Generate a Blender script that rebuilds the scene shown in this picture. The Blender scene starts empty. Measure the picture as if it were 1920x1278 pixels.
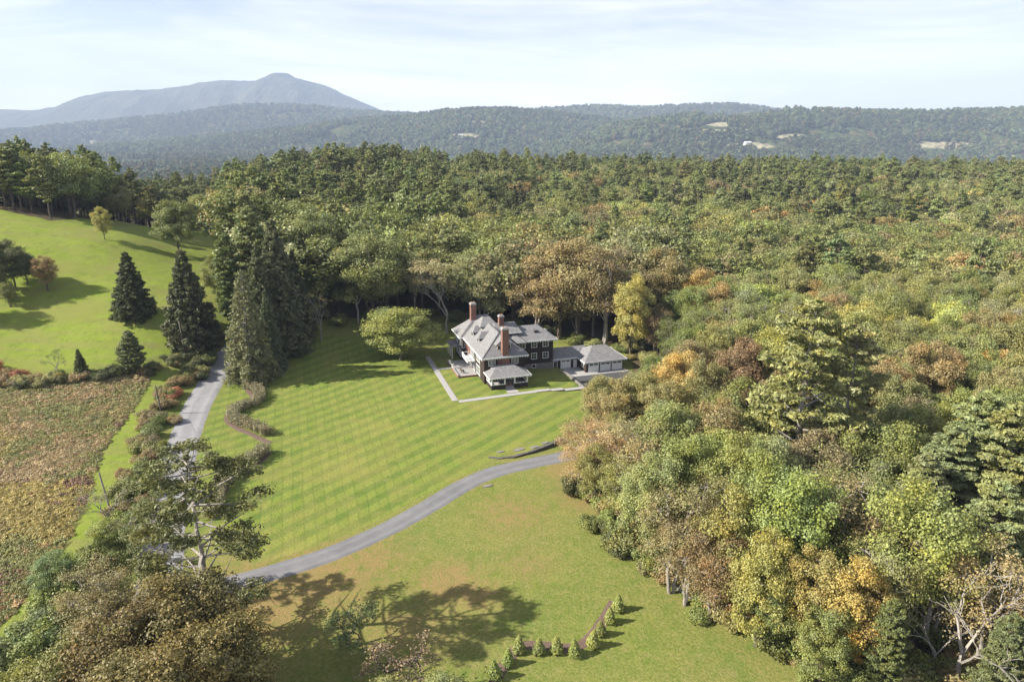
import bpy, math, random
import numpy as np
from mathutils import Vector, Matrix
rng = np.random.default_rng(7)
random.seed(7)
SC = bpy.context.scene
C = SC.collection
R = math.radians

# ------------------------------------------------------------------ camera, sky, sun, exposure
CAM_H = 58.0
FPX = 1300.0                       # focal length in pixels of a 1920 px wide frame
PITCH = math.atan((639 - 240) / FPX)
cam = bpy.data.cameras.new('camera'); camo = bpy.data.objects.new('camera', cam); C.objects.link(camo)
camo.location = (0, 0, CAM_H); camo.rotation_euler = (math.pi / 2 - PITCH, 0, 0)
cam.sensor_width = 36; cam.lens = 36 * FPX / 1920; cam.clip_start = 0.5; cam.clip_end = 60000
SC.camera = camo

SUN_EL = 35.0
world = bpy.data.worlds.new('World'); SC.world = world; world.use_nodes = True
wn = world.node_tree.nodes; wl = world.node_tree.links; wn.clear()
wo = wn.new('ShaderNodeOutputWorld'); bg = wn.new('ShaderNodeBackground')
sky = wn.new('ShaderNodeTexSky'); sky.sky_type = 'NISHITA'; sky.sun_disc = False
sky.sun_elevation = R(SUN_EL); sky.sun_rotation = R(-90); sky.altitude = 300; sky.air_density = 1.0; sky.dust_density = 1.0; sky.ozone_density = 1.5
tc = wn.new('ShaderNodeTexCoord')
# thin veil of high cloud, streaks stretched along the horizon
mp = wn.new('ShaderNodeMapping'); mp.inputs['Scale'].default_value = (0.8, 1.4, 5.5); mp.inputs['Rotation'].default_value = (0, R(9), R(20))
nz = wn.new('ShaderNodeTexNoise'); nz.inputs['Scale'].default_value = 1.9; nz.inputs['Detail'].default_value = 7; nz.inputs['Roughness'].default_value = 0.62; nz.inputs['Distortion'].default_value = 0.9
cr = wn.new('ShaderNodeMapRange'); cr.inputs['From Min'].default_value = 0.40; cr.inputs['From Max'].default_value = 0.72; cr.inputs['To Min'].default_value = 0.08; cr.inputs['To Max'].default_value = 0.92
mx = wn.new('ShaderNodeMix'); mx.data_type = 'RGBA'
SKY_STRENGTH = 0.052
mx.inputs['B'].default_value = (10.3, 10.1, 10.8, 1)
wl.new(tc.outputs['Generated'], mp.inputs['Vector']); wl.new(mp.outputs[0], nz.inputs['Vector'])
wl.new(nz.outputs['Fac'], cr.inputs['Value'])
sz = wn.new('ShaderNodeSeparateXYZ'); wl.new(tc.outputs['Generated'], sz.inputs[0])
hz_ = wn.new('ShaderNodeMapRange'); hz_.inputs['From Min'].default_value = 0.0; hz_.inputs['From Max'].default_value = 0.30; hz_.inputs['To Min'].default_value = 0.30; hz_.inputs['To Max'].default_value = 0.0; wl.new(sz.outputs[2], hz_.inputs['Value'])
ad = wn.new('ShaderNodeMath'); ad.operation = 'ADD'; ad.use_clamp = True; wl.new(cr.outputs[0], ad.inputs[0]); wl.new(hz_.outputs[0], ad.inputs[1]); wl.new(ad.outputs[0], mx.inputs['Factor'])
wl.new(sky.outputs[0], mx.inputs['A']); wl.new(mx.outputs['Result'], bg.inputs['Color'])
bg.inputs['Strength'].default_value = SKY_STRENGTH
bm = wn.new('ShaderNodeMapRange'); bm.inputs['From Min'].default_value = 0.0; bm.inputs['From Max'].default_value = 0.16; bm.inputs['To Min'].default_value = SKY_STRENGTH * 1.5; bm.inputs['To Max'].default_value = SKY_STRENGTH; wl.new(sz.outputs[2], bm.inputs['Value']); wl.new(bm.outputs[0], bg.inputs['Strength'])
wl.new(bg.outputs[0], wo.inputs[0])

sl = bpy.data.lights.new('sun', 'SUN'); sl.energy = 5.0; sl.angle = R(0.53); sl.color = (1.0, 0.93, 0.82)
so = bpy.data.objects.new('sun', sl); C.objects.link(so)
sd = Vector((math.cos(R(SUN_EL)), 0.12, -math.sin(R(SUN_EL))))
so.rotation_euler = sd.to_track_quat('-Z', 'Y').to_euler(); so.location = (-100, 0, 300)

vs = SC.view_settings; vs.view_transform = 'Standard'; vs.look = 'None'; vs.exposure = 1.28; vs.gamma = 1; vs.use_curve_mapping = False
cy = SC.cycles; cy.max_bounces = 5; cy.diffuse_bounces = 2; cy.glossy_bounces = 2; cy.transmission_bounces = 3; cy.volume_bounces = 0; cy.transparent_max_bounces = 4
cy.use_denoising = True; cy.caustics_reflective = False; cy.caustics_refractive = False

# ------------------------------------------------------------------ naming helpers
def tag(o, label=None, cat=None, group=None, kind=None):
    if label: o['label'] = label
    if cat: o['category'] = cat
    if group: o['group'] = group
    if kind: o['kind'] = kind
    return o
def link(o, parent=None):
    C.objects.link(o)
    if parent is not None: o.parent = parent
    return o
def empty(name, loc, rz=0, sc=1.0):
    o = bpy.data.objects.new(name, None); C.objects.link(o)
    o.location = loc; o.rotation_euler = (0, 0, rz); o.scale = (sc, sc, sc) if not hasattr(sc, '__len__') else sc
    o.empty_display_size = 0.5
    return o
def mesh_np(name, verts, faces, mats, attrs=None, smooth=False, matidx=None):
    """faces: (N,k) int array"""
    me = bpy.data.meshes.new(name)
    verts = np.asarray(verts, dtype=np.float32); faces = np.asarray(faces, dtype=np.int32)
    n, k = faces.shape
    me.vertices.add(len(verts)); me.vertices.foreach_set('co', verts.ravel())
    me.loops.add(n * k); me.loops.foreach_set('vertex_index', faces.ravel())
    me.polygons.add(n); me.polygons.foreach_set('loop_start', np.arange(0, n * k, k, dtype=np.int32))
    me.polygons.foreach_set('loop_total', np.full(n, k, dtype=np.int32))
    for m in (mats if isinstance(mats, (list, tuple)) else [mats]): me.materials.append(m)
    if matidx is not None: me.polygons.foreach_set('material_index', np.asarray(matidx, dtype=np.int32))
    if smooth: me.polygons.foreach_set('use_smooth', np.ones(n, dtype=bool))
    me.update(calc_edges=True)
    if attrs:
        for an, (dom, arr) in attrs.items():
            a = me.attributes.new(an, 'FLOAT', dom); a.data.foreach_set('value', np.asarray(arr, dtype=np.float32))
    return me

class MB:
    """collects solid pieces into one mesh"""
    def __init__(s): s.v = []; s.f = []
    def poly(s, pts, faces):
        o = len(s.v); s.v += [tuple(p) for p in pts]; s.f += [tuple(o + i for i in f) for f in faces]; return s
    def box(s, a, b):
        (x0, y0, z0), (x1, y1, z1) = a, b
        x0, x1 = min(x0, x1), max(x0, x1); y0, y1 = min(y0, y1), max(y0, y1); z0, z1 = min(z0, z1), max(z0, z1)
        return s.poly([(x0,y0,z0),(x1,y0,z0),(x1,y1,z0),(x0,y1,z0),(x0,y0,z1),(x1,y0,z1),(x1,y1,z1),(x0,y1,z1)],
            [(3,2,1,0),(4,5,6,7),(0,1,5,4),(1,2,6,5),(2,3,7,6),(3,0,4,7)])
    def beam(s, p, q, w, h=None):
        h = h or w; p = Vector(p); q = Vector(q); d = (q - p).normalized()
        up = Vector((0, 0, 1)) if abs(d.z) < .9 else Vector((1, 0, 0))
        a = d.cross(up).normalized() * w / 2; b = a.cross(d).normalized() * h / 2
        pts = [c + e for c in (p, q) for e in (-a - b, a - b, a + b, -a + b)]
        return s.poly(pts, [(3,2,1,0),(4,5,6,7),(0,1,5,4),(1,2,6,5),(2,3,7,6),(3,0,4,7)])
    def tube(s, pts, rad, n=6, cap=True):
        pts = [Vector(p) for p in pts]; o = len(s.v)
        for i, p in enumerate(pts):
            d = (pts[min(i + 1, len(pts) - 1)] - pts[max(i - 1, 0)]).normalized()
            up = Vector((1, 0, 0)) if abs(d.x) < .8 else Vector((0, 1, 0))
            a = d.cross(up).normalized(); b = d.cross(a)
            for k in range(n):
                t = 2 * math.pi * k / n; s.v.append(tuple(p + (a * math.cos(t) + b * math.sin(t)) * rad[i]))
        for i in range(len(pts) - 1):
            for k in range(n):
                s.f.append((o + i*n + k, o + (i+1)*n + k, o + (i+1)*n + (k+1) % n, o + i*n + (k+1) % n))
        if cap: s.f.append(tuple(o + (len(pts)-1)*n + k for k in range(n))); s.f.append(tuple(o + n - 1 - k for k in range(n)))
        return s
    def lathe(s, prof, c=(0, 0, 0), n=12):
        o = len(s.v)
        for r, z in prof:
            for k in range(n):
                t = 2 * math.pi * k / n; s.v.append((c[0] + r*math.cos(t), c[1] + r*math.sin(t), c[2] + z))
        for i in range(len(prof) - 1):
            for k in range(n): s.f.append((o+i*n+k, o+i*n+(k+1)%n, o+(i+1)*n+(k+1)%n, o+(i+1)*n+k))
        s.f.append(tuple(o+n-1-k for k in range(n))); s.f.append(tuple(o+(len(prof)-1)*n+k for k in range(n)))
        return s
    def mesh(s, name, mat, smooth=False):
        me = bpy.data.meshes.new(name); me.from_pydata(s.v, [], s.f); me.materials.append(mat)
        if smooth: me.polygons.foreach_set('use_smooth', np.ones(len(me.polygons), dtype=bool))
        me.update(); return me
    def build(s, name, mat, parent=None, smooth=False):
        return link(bpy.data.objects.new(name, s.mesh(name, mat, smooth)), parent)

# ------------------------------------------------------------------ materials
def newmat(name):
    m = bpy.data.materials.new(name); m.use_nodes = True; n = m.node_tree.nodes; l = m.node_tree.links
    return m, n, l, n['Principled BSDF']
def N(n, t, **kw):
    x = n.new(t)
    for k, v in kw.items():
        if k.startswith('i_'): x.inputs[k[2:].replace('_', ' ')].default_value = v
        else: setattr(x, k, v)
    return x
def mixc(n, l, f, a, b, mode='MIX'):
    x = n.new('ShaderNodeMix'); x.data_type = 'RGBA'; x.blend_type = mode
    for s, v in (('Factor', f), ('A', a), ('B', b)):
        if hasattr(v, 'links') or hasattr(v, 'is_linked'): l.new(v, x.inputs[s])
        elif s == 'Factor': x.inputs[s].default_value = v
        else: x.inputs[s].default_value = (*v, 1)
    return x.outputs['Result']
def ramp(n, l, src, a, b, lo=0.0, hi=1.0):
    x = n.new('ShaderNodeMapRange'); l.new(src, x.inputs['Value'])
    x.inputs['From Min'].default_value = a; x.inputs['From Max'].default_value = b
    x.inputs['To Min'].default_value = lo; x.inputs['To Max'].default_value = hi
    return x.outputs[0]
def math2(n, l, op, a, b=None):
    x = n.new('ShaderNodeMath'); x.operation = op
    for i, v in enumerate((a, b)):
        if v is None: continue
        if hasattr(v, 'is_linked'): l.new(v, x.inputs[i])
        else: x.inputs[i].default_value = v
    return x.outputs[0]
def noise(n, l, vec, scale, detail=4, rough=.6, dist=0):
    x = n.new('ShaderNodeTexNoise'); x.inputs['Scale'].default_value = scale; x.inputs['Detail'].default_value = detail
    x.inputs['Roughness'].default_value = rough; x.inputs['Distortion'].default_value = dist
    if vec is not None: l.new(vec, x.inputs['Vector'])
    return x.outputs['Fac']
def bump(n, l, b, h, strength, dist):
    x = n.new('ShaderNodeBump'); x.inputs['Strength'].default_value = strength; x.inputs['Distance'].default_value = dist
    l.new(h, x.inputs['Height']); l.new(x.outputs[0], b.inputs['Normal'])

def simple(name, c1, c2=None, scale=3.0, rough=.85, bmp=0, bscale=None, spec=.3):
    m, n, l, b = newmat(name); b.inputs['Roughness'].default_value = rough; b.inputs['Specular IOR Level'].default_value = spec
    t = n.new('ShaderNodeTexCoord').outputs['Object']
    c2 = c2 or tuple(x * .75 for x in c1)
    f = noise(n, l, t, scale, 5, .65)
    f = ramp(n, l, f, .3, .7)
    l.new(mixc(n, l, f, c1, c2), b.inputs['Base Color'])
    if bmp: bump(n, l, b, noise(n, l, t, bscale or scale * 4, 4), .6, bmp)
    return m
def foliage(name, instancer=False, trans=.24):
    m, n, l, b = newmat(name); out = n['Material Output']
    if instancer:
        a = n.new('ShaderNodeAttribute'); a.attribute_type = 'INSTANCER'; a.attribute_name = 'tint'; col = a.outputs['Color']
    else:
        col = n.new('ShaderNodeObjectInfo').outputs['Color']
    v = n.new('ShaderNodeAttribute'); v.attribute_name = 'leafvar'; v = v.outputs['Fac']
    w = n.new('ShaderNodeAttribute'); w.attribute_name = 'clumpvar'; w = w.outputs['Fac']
    tc_ = n.new('ShaderNodeTexCoord').outputs['Object']; nn_ = noise(n, l, tc_, .22, 3, .6)
    col = mixc(n, l, ramp(n, l, nn_, .50, .66, 0, .5), col, mixc(n, l, 1.0, col, (1.20, 1.0, .80), 'MULTIPLY'))
    hsv = n.new('ShaderNodeHueSaturation'); l.new(col, hsv.inputs['Color'])
    l.new(ramp(n, l, w, 0, 1, .482, .514), hsv.inputs['Hue'])
    l.new(ramp(n, l, v, 0, 1, 1.0, 1.9), hsv.inputs['Value'])
    l.new(ramp(n, l, w, 0, 1, 1.0, .78), hsv.inputs['Saturation'])
    b.inputs['Roughness'].default_value = .55; b.inputs['Specular IOR Level'].default_value = .35
    l.new(hsv.outputs[0], b.inputs['Base Color'])
    tr = n.new('ShaderNodeBsdfTranslucent'); 
    hs2 = n.new('ShaderNodeHueSaturation'); hs2.inputs['Value'].default_value = 1.5; hs2.inputs['Saturation'].default_value = 1.1; l.new(hsv.outputs[0], hs2.inputs['Color'])
    l.new(hs2.outputs[0], tr.inputs['Color'])
    ms = n.new('ShaderNodeMixShader'); ms.inputs[0].default_value = trans
    l.new(b.outputs[0], ms.inputs[1]); l.new(tr.outputs[0], ms.inputs[2]); l.new(ms.outputs[0], out.inputs['Surface'])
    return m
M = {}
M['leaf'] = foliage('leaf_near'); M['leaf_far'] = foliage('leaf_forest', True)
M['bark'] = simple('bark', (.16, .13, .10), (.07, .055, .045), 4, .95, .03)
M['bark_pale'] = simple('bark_pale', (.36, .33, .29), (.18, .16, .14), 3, .9, .02)
M['shingle'] = simple('wall_shingles', (.050, .033, .027), (.030, .021, .018), 9, .9, .02, 25)
M['white'] = simple('white_paint', (.80, .80, .78), (.72, .72, .70), 2, .5)
M['brick'] = None
M['glass'] = newmat('window_glass')[0]
gb = M['glass'].node_tree.nodes['Principled BSDF']; gb.inputs['Base Color'].default_value = (.02, .025, .03, 1); gb.inputs['Roughness'].default_value = .05; gb.inputs['Specular IOR Level'].default_value = .8
M['stone'] = simple('field_stone', (.24, .225, .205), (.14, .133, .126), 2.5, .9, .03)
M['shaded_stone'] = simple('shaded_wall_stone', (.13, .12, .11), (.07, .065, .06), 2.5, .95, .03)  # field stone darkened, shade of the camera-facing wall face put into the colour
M['bluestone'] = simple('bluestone', (.36, .345, .33), (.27, .262, .255), 1.5, .85)
M['concrete'] = simple('concrete', (.36, .35, .335), (.27, .262, .255), 1.2, .9)
M['mulch'] = simple('bark_mulch', (.17, .115, .085), (.09, .062, .048), 3, 1, .03, 12)
M['wood_pole'] = simple('weathered_pole_wood', (.36, .31, .27), (.24, .2, .17), 2, .9)
M['terracotta'] = simple('terracotta', (.35, .14, .07), None, 3, .8)
M['metal'] = simple('dark_metal', (.06, .06, .065), None, 3, .5)
M['wicker'] = simple('porch_furniture', (.12, .09, .07), None, 9, .8)

def mk_brick():
    m, n, l, b = newmat('red_brick'); t = n.new('ShaderNodeTexCoord').outputs['Object']
    f = noise(n, l, t, 9, 5, .7); g = noise(n, l, t, 1.3, 3)
    c = mixc(n, l, ramp(n, l, f, .35, .65), (.20, .075, .05), (.13, .05, .036))
    c = mixc(n, l, ramp(n, l, g, .45, .75, 0, .35), c, (.36, .25, .2))
    w = N(n, 'ShaderNodeTexWave', wave_type='BANDS', bands_direction='Z', i_Scale=2.2)
    l.new(t, w.inputs['Vector'])
    c = mixc(n, l, ramp(n, l, w.outputs['Fac'], .86, .97, 0, .45), c, (.42, .38, .34))
    l.new(c, b.inputs['Base Color']); b.inputs['Roughness'].default_value = .9
    return m
M['brick'] = mk_brick()
def mk_roof():
    m, n, l, b = newmat('asphalt_shingle_roof'); t = n.new('ShaderNodeTexCoord').outputs['Object']
    v = n.new('ShaderNodeTexVoronoi'); v.inputs['Scale'].default_value = 3.4; l.new(t, v.inputs['Vector'])
    mp = n.new('ShaderNodeMapping'); mp.inputs['Scale'].default_value = (1, 1, 3.0); l.new(t, mp.inputs['Vector']); l.new(mp.outputs[0], v.inputs['Vector'])
    sx = n.new('ShaderNodeSeparateColor'); l.new(v.outputs['Color'], sx.inputs[0])
    c = mixc(n, l, ramp(n, l, sx.outputs[0], 0, 1), (.115, .112, .115), (.245, .241, .242))
    g = noise(n, l, t, .35, 4)
    c = mixc(n, l, ramp(n, l, g, .35, .7, 0, .35), c, (.22, .215, .21))
    w = N(n, 'ShaderNodeTexWave', wave_type='BANDS', bands_direction='Z', wave_profile='SAW', i_Scale=1.6)
    l.new(t, w.inputs['Vector'])
    c = mixc(n, l, ramp(n, l, w.outputs['Fac'], .0, .25, .35, 0), c, (.09, .09, .09))
    l.new(c, b.inputs['Base Color']); b.inputs['Roughness'].default_value = .92
    bump(n, l, b, w.outputs['Fac'], .5, .03)
    return m
M['roof'] = mk_roof()
def mk_asphalt(name, c1, c2, cracks=True):
    m, n, l, b = newmat(name); t = n.new('ShaderNodeNewGeometry').outputs['Position']
    f = noise(n, l, t, .35, 5, .6); g = noise(n, l, t, 14, 3, .7)
    c = mixc(n, l, ramp(n, l, f, .3, .7), c1, c2); c = mixc(n, l, ramp(n, l, g, .3, .7, 0, .35), c, tuple(x * .6 for x in c1))
    a = n.new('ShaderNodeAttribute'); a.attribute_name = 'across'           # -1..1 across the carriageway
    ab = math2(n, l, 'ABSOLUTE', a.outputs['Fac'])
    wob = math2(n, l, 'ADD', ab, ramp(n, l, noise(n, l, t, .6, 5), 0, 1, -.12, .12))
    # tyre tracks worn a little paler, dusty edge
    tr = math2(n, l, 'ABSOLUTE', math2(n, l, 'SUBTRACT', wob, .45))
    c = mixc(n, l, ramp(n, l, noise(n, l, t, .13, 6, .8), .5, .6, 0, .35), c, tuple(x * .72 for x in c1))
    c = mixc(n, l, ramp(n, l, tr, .0, .26, .28, 0), c, tuple(min(1, x * 1.35) for x in c2))
    c = mixc(n, l, ramp(n, l, wob, .86, 1.0, 0, .75), c, (.21, .19, .155))
    if cracks:
        v = n.new('ShaderNodeTexVoronoi'); v.feature = 'DISTANCE_TO_EDGE'; v.inputs['Scale'].default_value = .16
        nm = N(n, 'ShaderNodeTexNoise', i_Scale=.7); l.new(t, nm.inputs['Vector'])
        l.new(mixc(n, l, .02, t, nm.outputs['Color']), v.inputs['Vector'])
        c = mixc(n, l, ramp(n, l, v.outputs['Distance'], 0, .012, .6, 0), c, (.05, .05, .05))
    l.new(c, b.inputs['Base Color']); b.inputs['Roughness'].default_value = .9
    bump(n, l, b, g, .3, .02)
    return m
M['road'] = mk_asphalt('road_asphalt', (.215, .212, .216), (.275, .272, .276))
M['drive'] = mk_asphalt('driveway_asphalt', (.135, .133, .138), (.185, .182, .187), False)
M['blacktop'] = mk_asphalt('blacktop', (.055, .055, .057), (.075, .075, .077), False)

# ------------------------------------------------------------------ terrain
HA = R(17.5); HO = (-6.51, 154.15)             # house corner and heading
hc, hs = math.cos(HA), math.sin(HA)
def loc2w(u, v): return (HO[0] + u*hc - v*hs, HO[1] + u*hs + v*hc)
def w2loc(x, y): x = x - HO[0]; y = y - HO[1]; return (x*hc + y*hs, -x*hs + y*hc)
CP = np.array([
 (-40,60,0),(0,55,0),(40,60,0),(-30,100,0),(0,100,0),(40,100,0),(-50,130,.2),(0,130,0),(-40,170,.5),(0,172,0),(20,172,-.5),
 (60,130,-1),(100,130,0),(-20,200,.5),(30,205,-.5),(80,200,0),(-76,168,2.5),(-66,118,1),(-40,80,0),(-60,60,-1),(-100,60,-1),
 (-177,240,33.7),(-126,215,25),(-134,310,14),(-112,232,19),(-96,175,11.4),(-80,172,6.4),(-115,150,3.2),(-90,155,3.5),(-137,185,16),
 (-110,115,1.5),(-60,200,6),(-60,260,9),(-60,350,12),(0,300,5),(0,400,9),(100,300,2),(200,300,1),(-130,400,17),(-100,470,19),
 (0,500,14),(150,500,9),(300,500,9),(450,600,10),(150,650,14),(350,640,12),(-100,620,14),(-350,600,-5),(200,150,0),(300,200,2),(-250,150,14),
 (-260,260,36),(-250,440,2),(-200,330,15),(-180,390,6),(-270,370,10),(-165,300,17),(0,-50,0),(-120,-40,0),(120,-40,0),(-200,60,4),(200,50,0)], dtype=float)
def _tps(d2): return np.where(d2 > 0, 0.5 * d2 * np.log(np.maximum(d2, 1e-9)), 0)
_S = 100.0
_X = CP[:, :2] / _S
_K = _tps(((_X[:, None] - _X[None]) ** 2).sum(-1)) + np.eye(len(CP)) * .01
_P = np.c_[np.ones(len(CP)), _X]
_A = np.block([[_K, _P], [_P.T, np.zeros((3, 3))]])
_W = np.linalg.solve(_A, np.r_[CP[:, 2], 0, 0, 0])
def sstep(a, b, x): t = np.clip((x - a) / (b - a), 0, 1); return t*t*(3 - 2*t)
def vnoise(x, y, s, seed=0):
    """smooth value noise"""
    x = np.asarray(x, float) / s + seed * 17.3; y = np.asarray(y, float) / s + seed * 9.7
    xi = np.floor(x); yi = np.floor(y); fx = x - xi; fy = y - yi; fx = fx*fx*(3-2*fx); fy = fy*fy*(3-2*fy)
    def h(a, b): q = np.sin(a * 127.1 + b * 311.7 + seed * 7.7) * 43758.5453; return q - np.floor(q)
    return (h(xi, yi)*(1-fx) + h(xi+1, yi)*fx)*(1-fy) + (h(xi, yi+1)*(1-fx) + h(xi+1, yi+1)*fx)*fy
def fbm(x, y, s, o=4, seed=0): return sum(vnoise(x, y, s / 2**i, seed + i) * .5**i for i in range(o)) / sum(.5**i for i in range(o))
def terrain(x, y):
    x = np.atleast_1d(np.asarray(x, float)); y = np.atleast_1d(np.asarray(y, float))
    xc = np.clip(x, -280, 460) / _S; yc = np.clip(y, -50, 660) / _S
    z = np.zeros_like(xc)
    for i in range(len(CP)): z += _W[i] * _tps((xc - _X[i, 0])**2 + (yc - _X[i, 1])**2)
    z += _W[-3] + _W[-2] * xc + _W[-1] * yc
    # undulation on the pasture
    past = sstep(-70, -100, x) * sstep(150, 175, y)
    z += past * (fbm(x, y, 40, 3, 3) - .5) * 2.2
    z += past * (fbm(x, y, 9, 2, 5) - .5) * .5
    # crest beyond the wood, then down into the valley
    far = np.maximum(sstep(640, 1250, y + (x < -150) * (-150 - x) * .6), np.maximum(sstep(450, 900, np.abs(x)) , sstep(-100, -500, y)))
    valley = -75 + (fbm(x, y, 600, 4, 9) - .5) * 22
    z = z * (1 - far) + valley * far
    # levelled ground about the house and the garage court
    u, v = w2loc(x, y)
    wh = sstep(-16, -10, u) * sstep(50, 38, u) * sstep(-16, -10, v) * sstep(38, 30, v)
    zh = -0.6 * sstep(11, 20, u); zh = np.where(u > 21.6, -0.6 - .62 * sstep(21.6, 22.3, u), zh)
    zh = np.where((v > 14), -.5 * sstep(8, 20, u) - .5 * sstep(20, 24, u), zh)
    return z * (1 - wh) + zh * wh
def tz(x, y): return float(terrain(x, y)[0])
def ray(px, py):
    u = (px - 960) / FPX; v = (639 - py) / FPX; c, s = math.cos(PITCH), math.sin(PITCH)
    return Vector((u, c + v*s, -s + v*c))
def P(px, py):
    """the point of the ground that a surveyor at the camera's position sights in that direction"""
    d = ray(px, py); t0 = 30.0
    ts = np.arange(30, 1500, 1.0); X = d.x*ts; Y = d.y*ts; Z = CAM_H + d.z*ts - terrain(X, Y)
    i = int(np.argmax(Z < 0)); 
    if Z[i] >= 0: i = len(ts) - 1
    a, b = Z[i-1], Z[i]; t = ts[i-1] + (a / (a - b) if a != b else 0)
    x, y = d.x*t, d.y*t
    return (x, y, tz(x, y))
def at(px, dist):
    """a point of the ground at forward distance dist in the bearing of column px"""
    c, s = math.cos(PITCH), math.sin(PITCH); z = 0
    for _ in range(4):
        dep = dist * c + (CAM_H - z) * s; x = (px - 960) / FPX * dep; z = tz(x, dist)
    return (x, dist, z)

def inpoly(x, y, poly):
    poly = np.asarray(poly, float); r = np.zeros(x.shape, bool); n = len(poly)
    for i in range(n):
        x0, y0 = poly[i]; x1, y1 = poly[(i+1) % n]
        if y0 == y1: continue
        c = ((y0 > y) != (y1 > y)) & (x < (x1 - x0) * (y - y0) / (y1 - y0) + x0); r ^= c
    return r
def pix(poly): return [P(*q)[:2] for q in poly]
Z_MEADOW = pix([(-200,735),(0,722),(120,712),(285,700),(262,745),(222,800),(190,850),(168,905),(152,960),(100,1050),(30,1140),(-60,1230),(-300,1300)])
Z_VERGE = pix([(285,700),(262,745),(222,800),(190,850),(168,905),(152,960),(100,1050),(30,1140),(-60,1230),(-200,1400),(100,1400),(120,1150),(225,1000),(262,900),(300,820),(345,720),(330,690)])
Z_STRIPE = pix([(440,690),(520,650),(620,628),(790,655),(850,700),(1000,705),(1120,715),(1085,800),(1060,828),(925,862),(860,895),(790,930),(720,970),(640,1005),(560,1035),(478,1055),(400,1010),(360,900),(372,850),(395,770)])
Z_PASTURE = pix([(-300,700),(0,690),(150,694),(300,672),(370,640),(415,560),(445,455),(440,432),(330,432),(215,428),(170,408),(90,385),(0,372),(-250,360)])
WOOD_EDGE = pix([(1190,715),(1160,770),(1120,835),(1098,880),(1120,960),(1150,1010),(1200,1055),(1260,1095),(1330,1135),(1400,1180),(1480,1225),(1560,1278),(1640,1340)])
Z_WOOD = WOOD_EDGE + [(40,40),(300,30),(460,200),(460,700),(-60,700),(-280,520),(-250,262),(-205,238),(-150,228)] + pix([(190,412),(330,430),(440,430),(445,470),(440,560),(560,600),(680,595),(840,590),(1040,625),(1180,650)])
DRY = [(pix([p])[0], r, k) for p, r, k in [((480,1125),9,1),((600,1080),9,.9),((690,1050),6,.7),((840,1090),4.5,.9),((890,1112),3.5,.8),((960,960),6,.6),((1080,880),5,1),((1100,930),5,.7),((560,1040),5,.6),((900,760),6,.35),((970,840),3,.5),((990,1060),4,.4),((640,870),7,.45),((830,700),3,.4),((700,800),5,.4),((880,905),3,.6),((760,1180),6,.5)]]

def axis(lo, hi, f0, f1, fine, g=1.10):
    a = list(np.arange(f0, f1 + 1e-6, fine)); s = fine
    while a[-1] < hi: s *= g; a.append(a[-1] + s)
    s = fine
    while a[0] > lo: s *= g; a.insert(0, a[0] - s)
    return np.array(a)
gx = axis(-12500, 12500, -150, 62, .8, 1.075); gy = axis(-2500, 13600, 44, 235, .8, 1.045)
GX, GY = np.meshgrid(gx, gy); X = GX.ravel(); Y = GY.ravel(); Z = terrain(X, Y)
nx, ny = len(gx), len(gy)
idx = np.arange(nx * ny).reshape(ny, nx)
F = np.stack([idx[:-1, :-1], idx[:-1, 1:], idx[1:, 1:], idx[1:, :-1]], -1).reshape(-1, 4)
jx = X + (fbm(X, Y, 3, 2, 21) - .5) * 2.0; jy = Y + (fbm(X, Y, 3, 2, 22) - .5) * 2.0
dry = np.zeros_like(X)
for (c, r, k) in DRY: dry = np.maximum(dry, k * np.exp(-((X-c[0])**2 + (Y-c[1])**2) / (r*r)))
mead = inpoly(jx, jy, Z_MEADOW).astype(float); wood = inpoly(jx, jy, Z_WOOD).astype(float)
farw = ((Y > 690) | (np.abs(X) > 450) | (X > 440)).astype(float); wood = np.maximum(wood, farw)
attrs = {'m_stripe': ('POINT', inpoly(X, Y, Z_STRIPE)), 'm_meadow': ('POINT', mead), 'm_pasture': ('POINT', inpoly(jx, jy, Z_PASTURE)),
         'm_wood': ('POINT', wood), 'm_dry': ('POINT', dry), 'm_verge': ('POINT', inpoly(jx, jy, Z_VERGE))}
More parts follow.
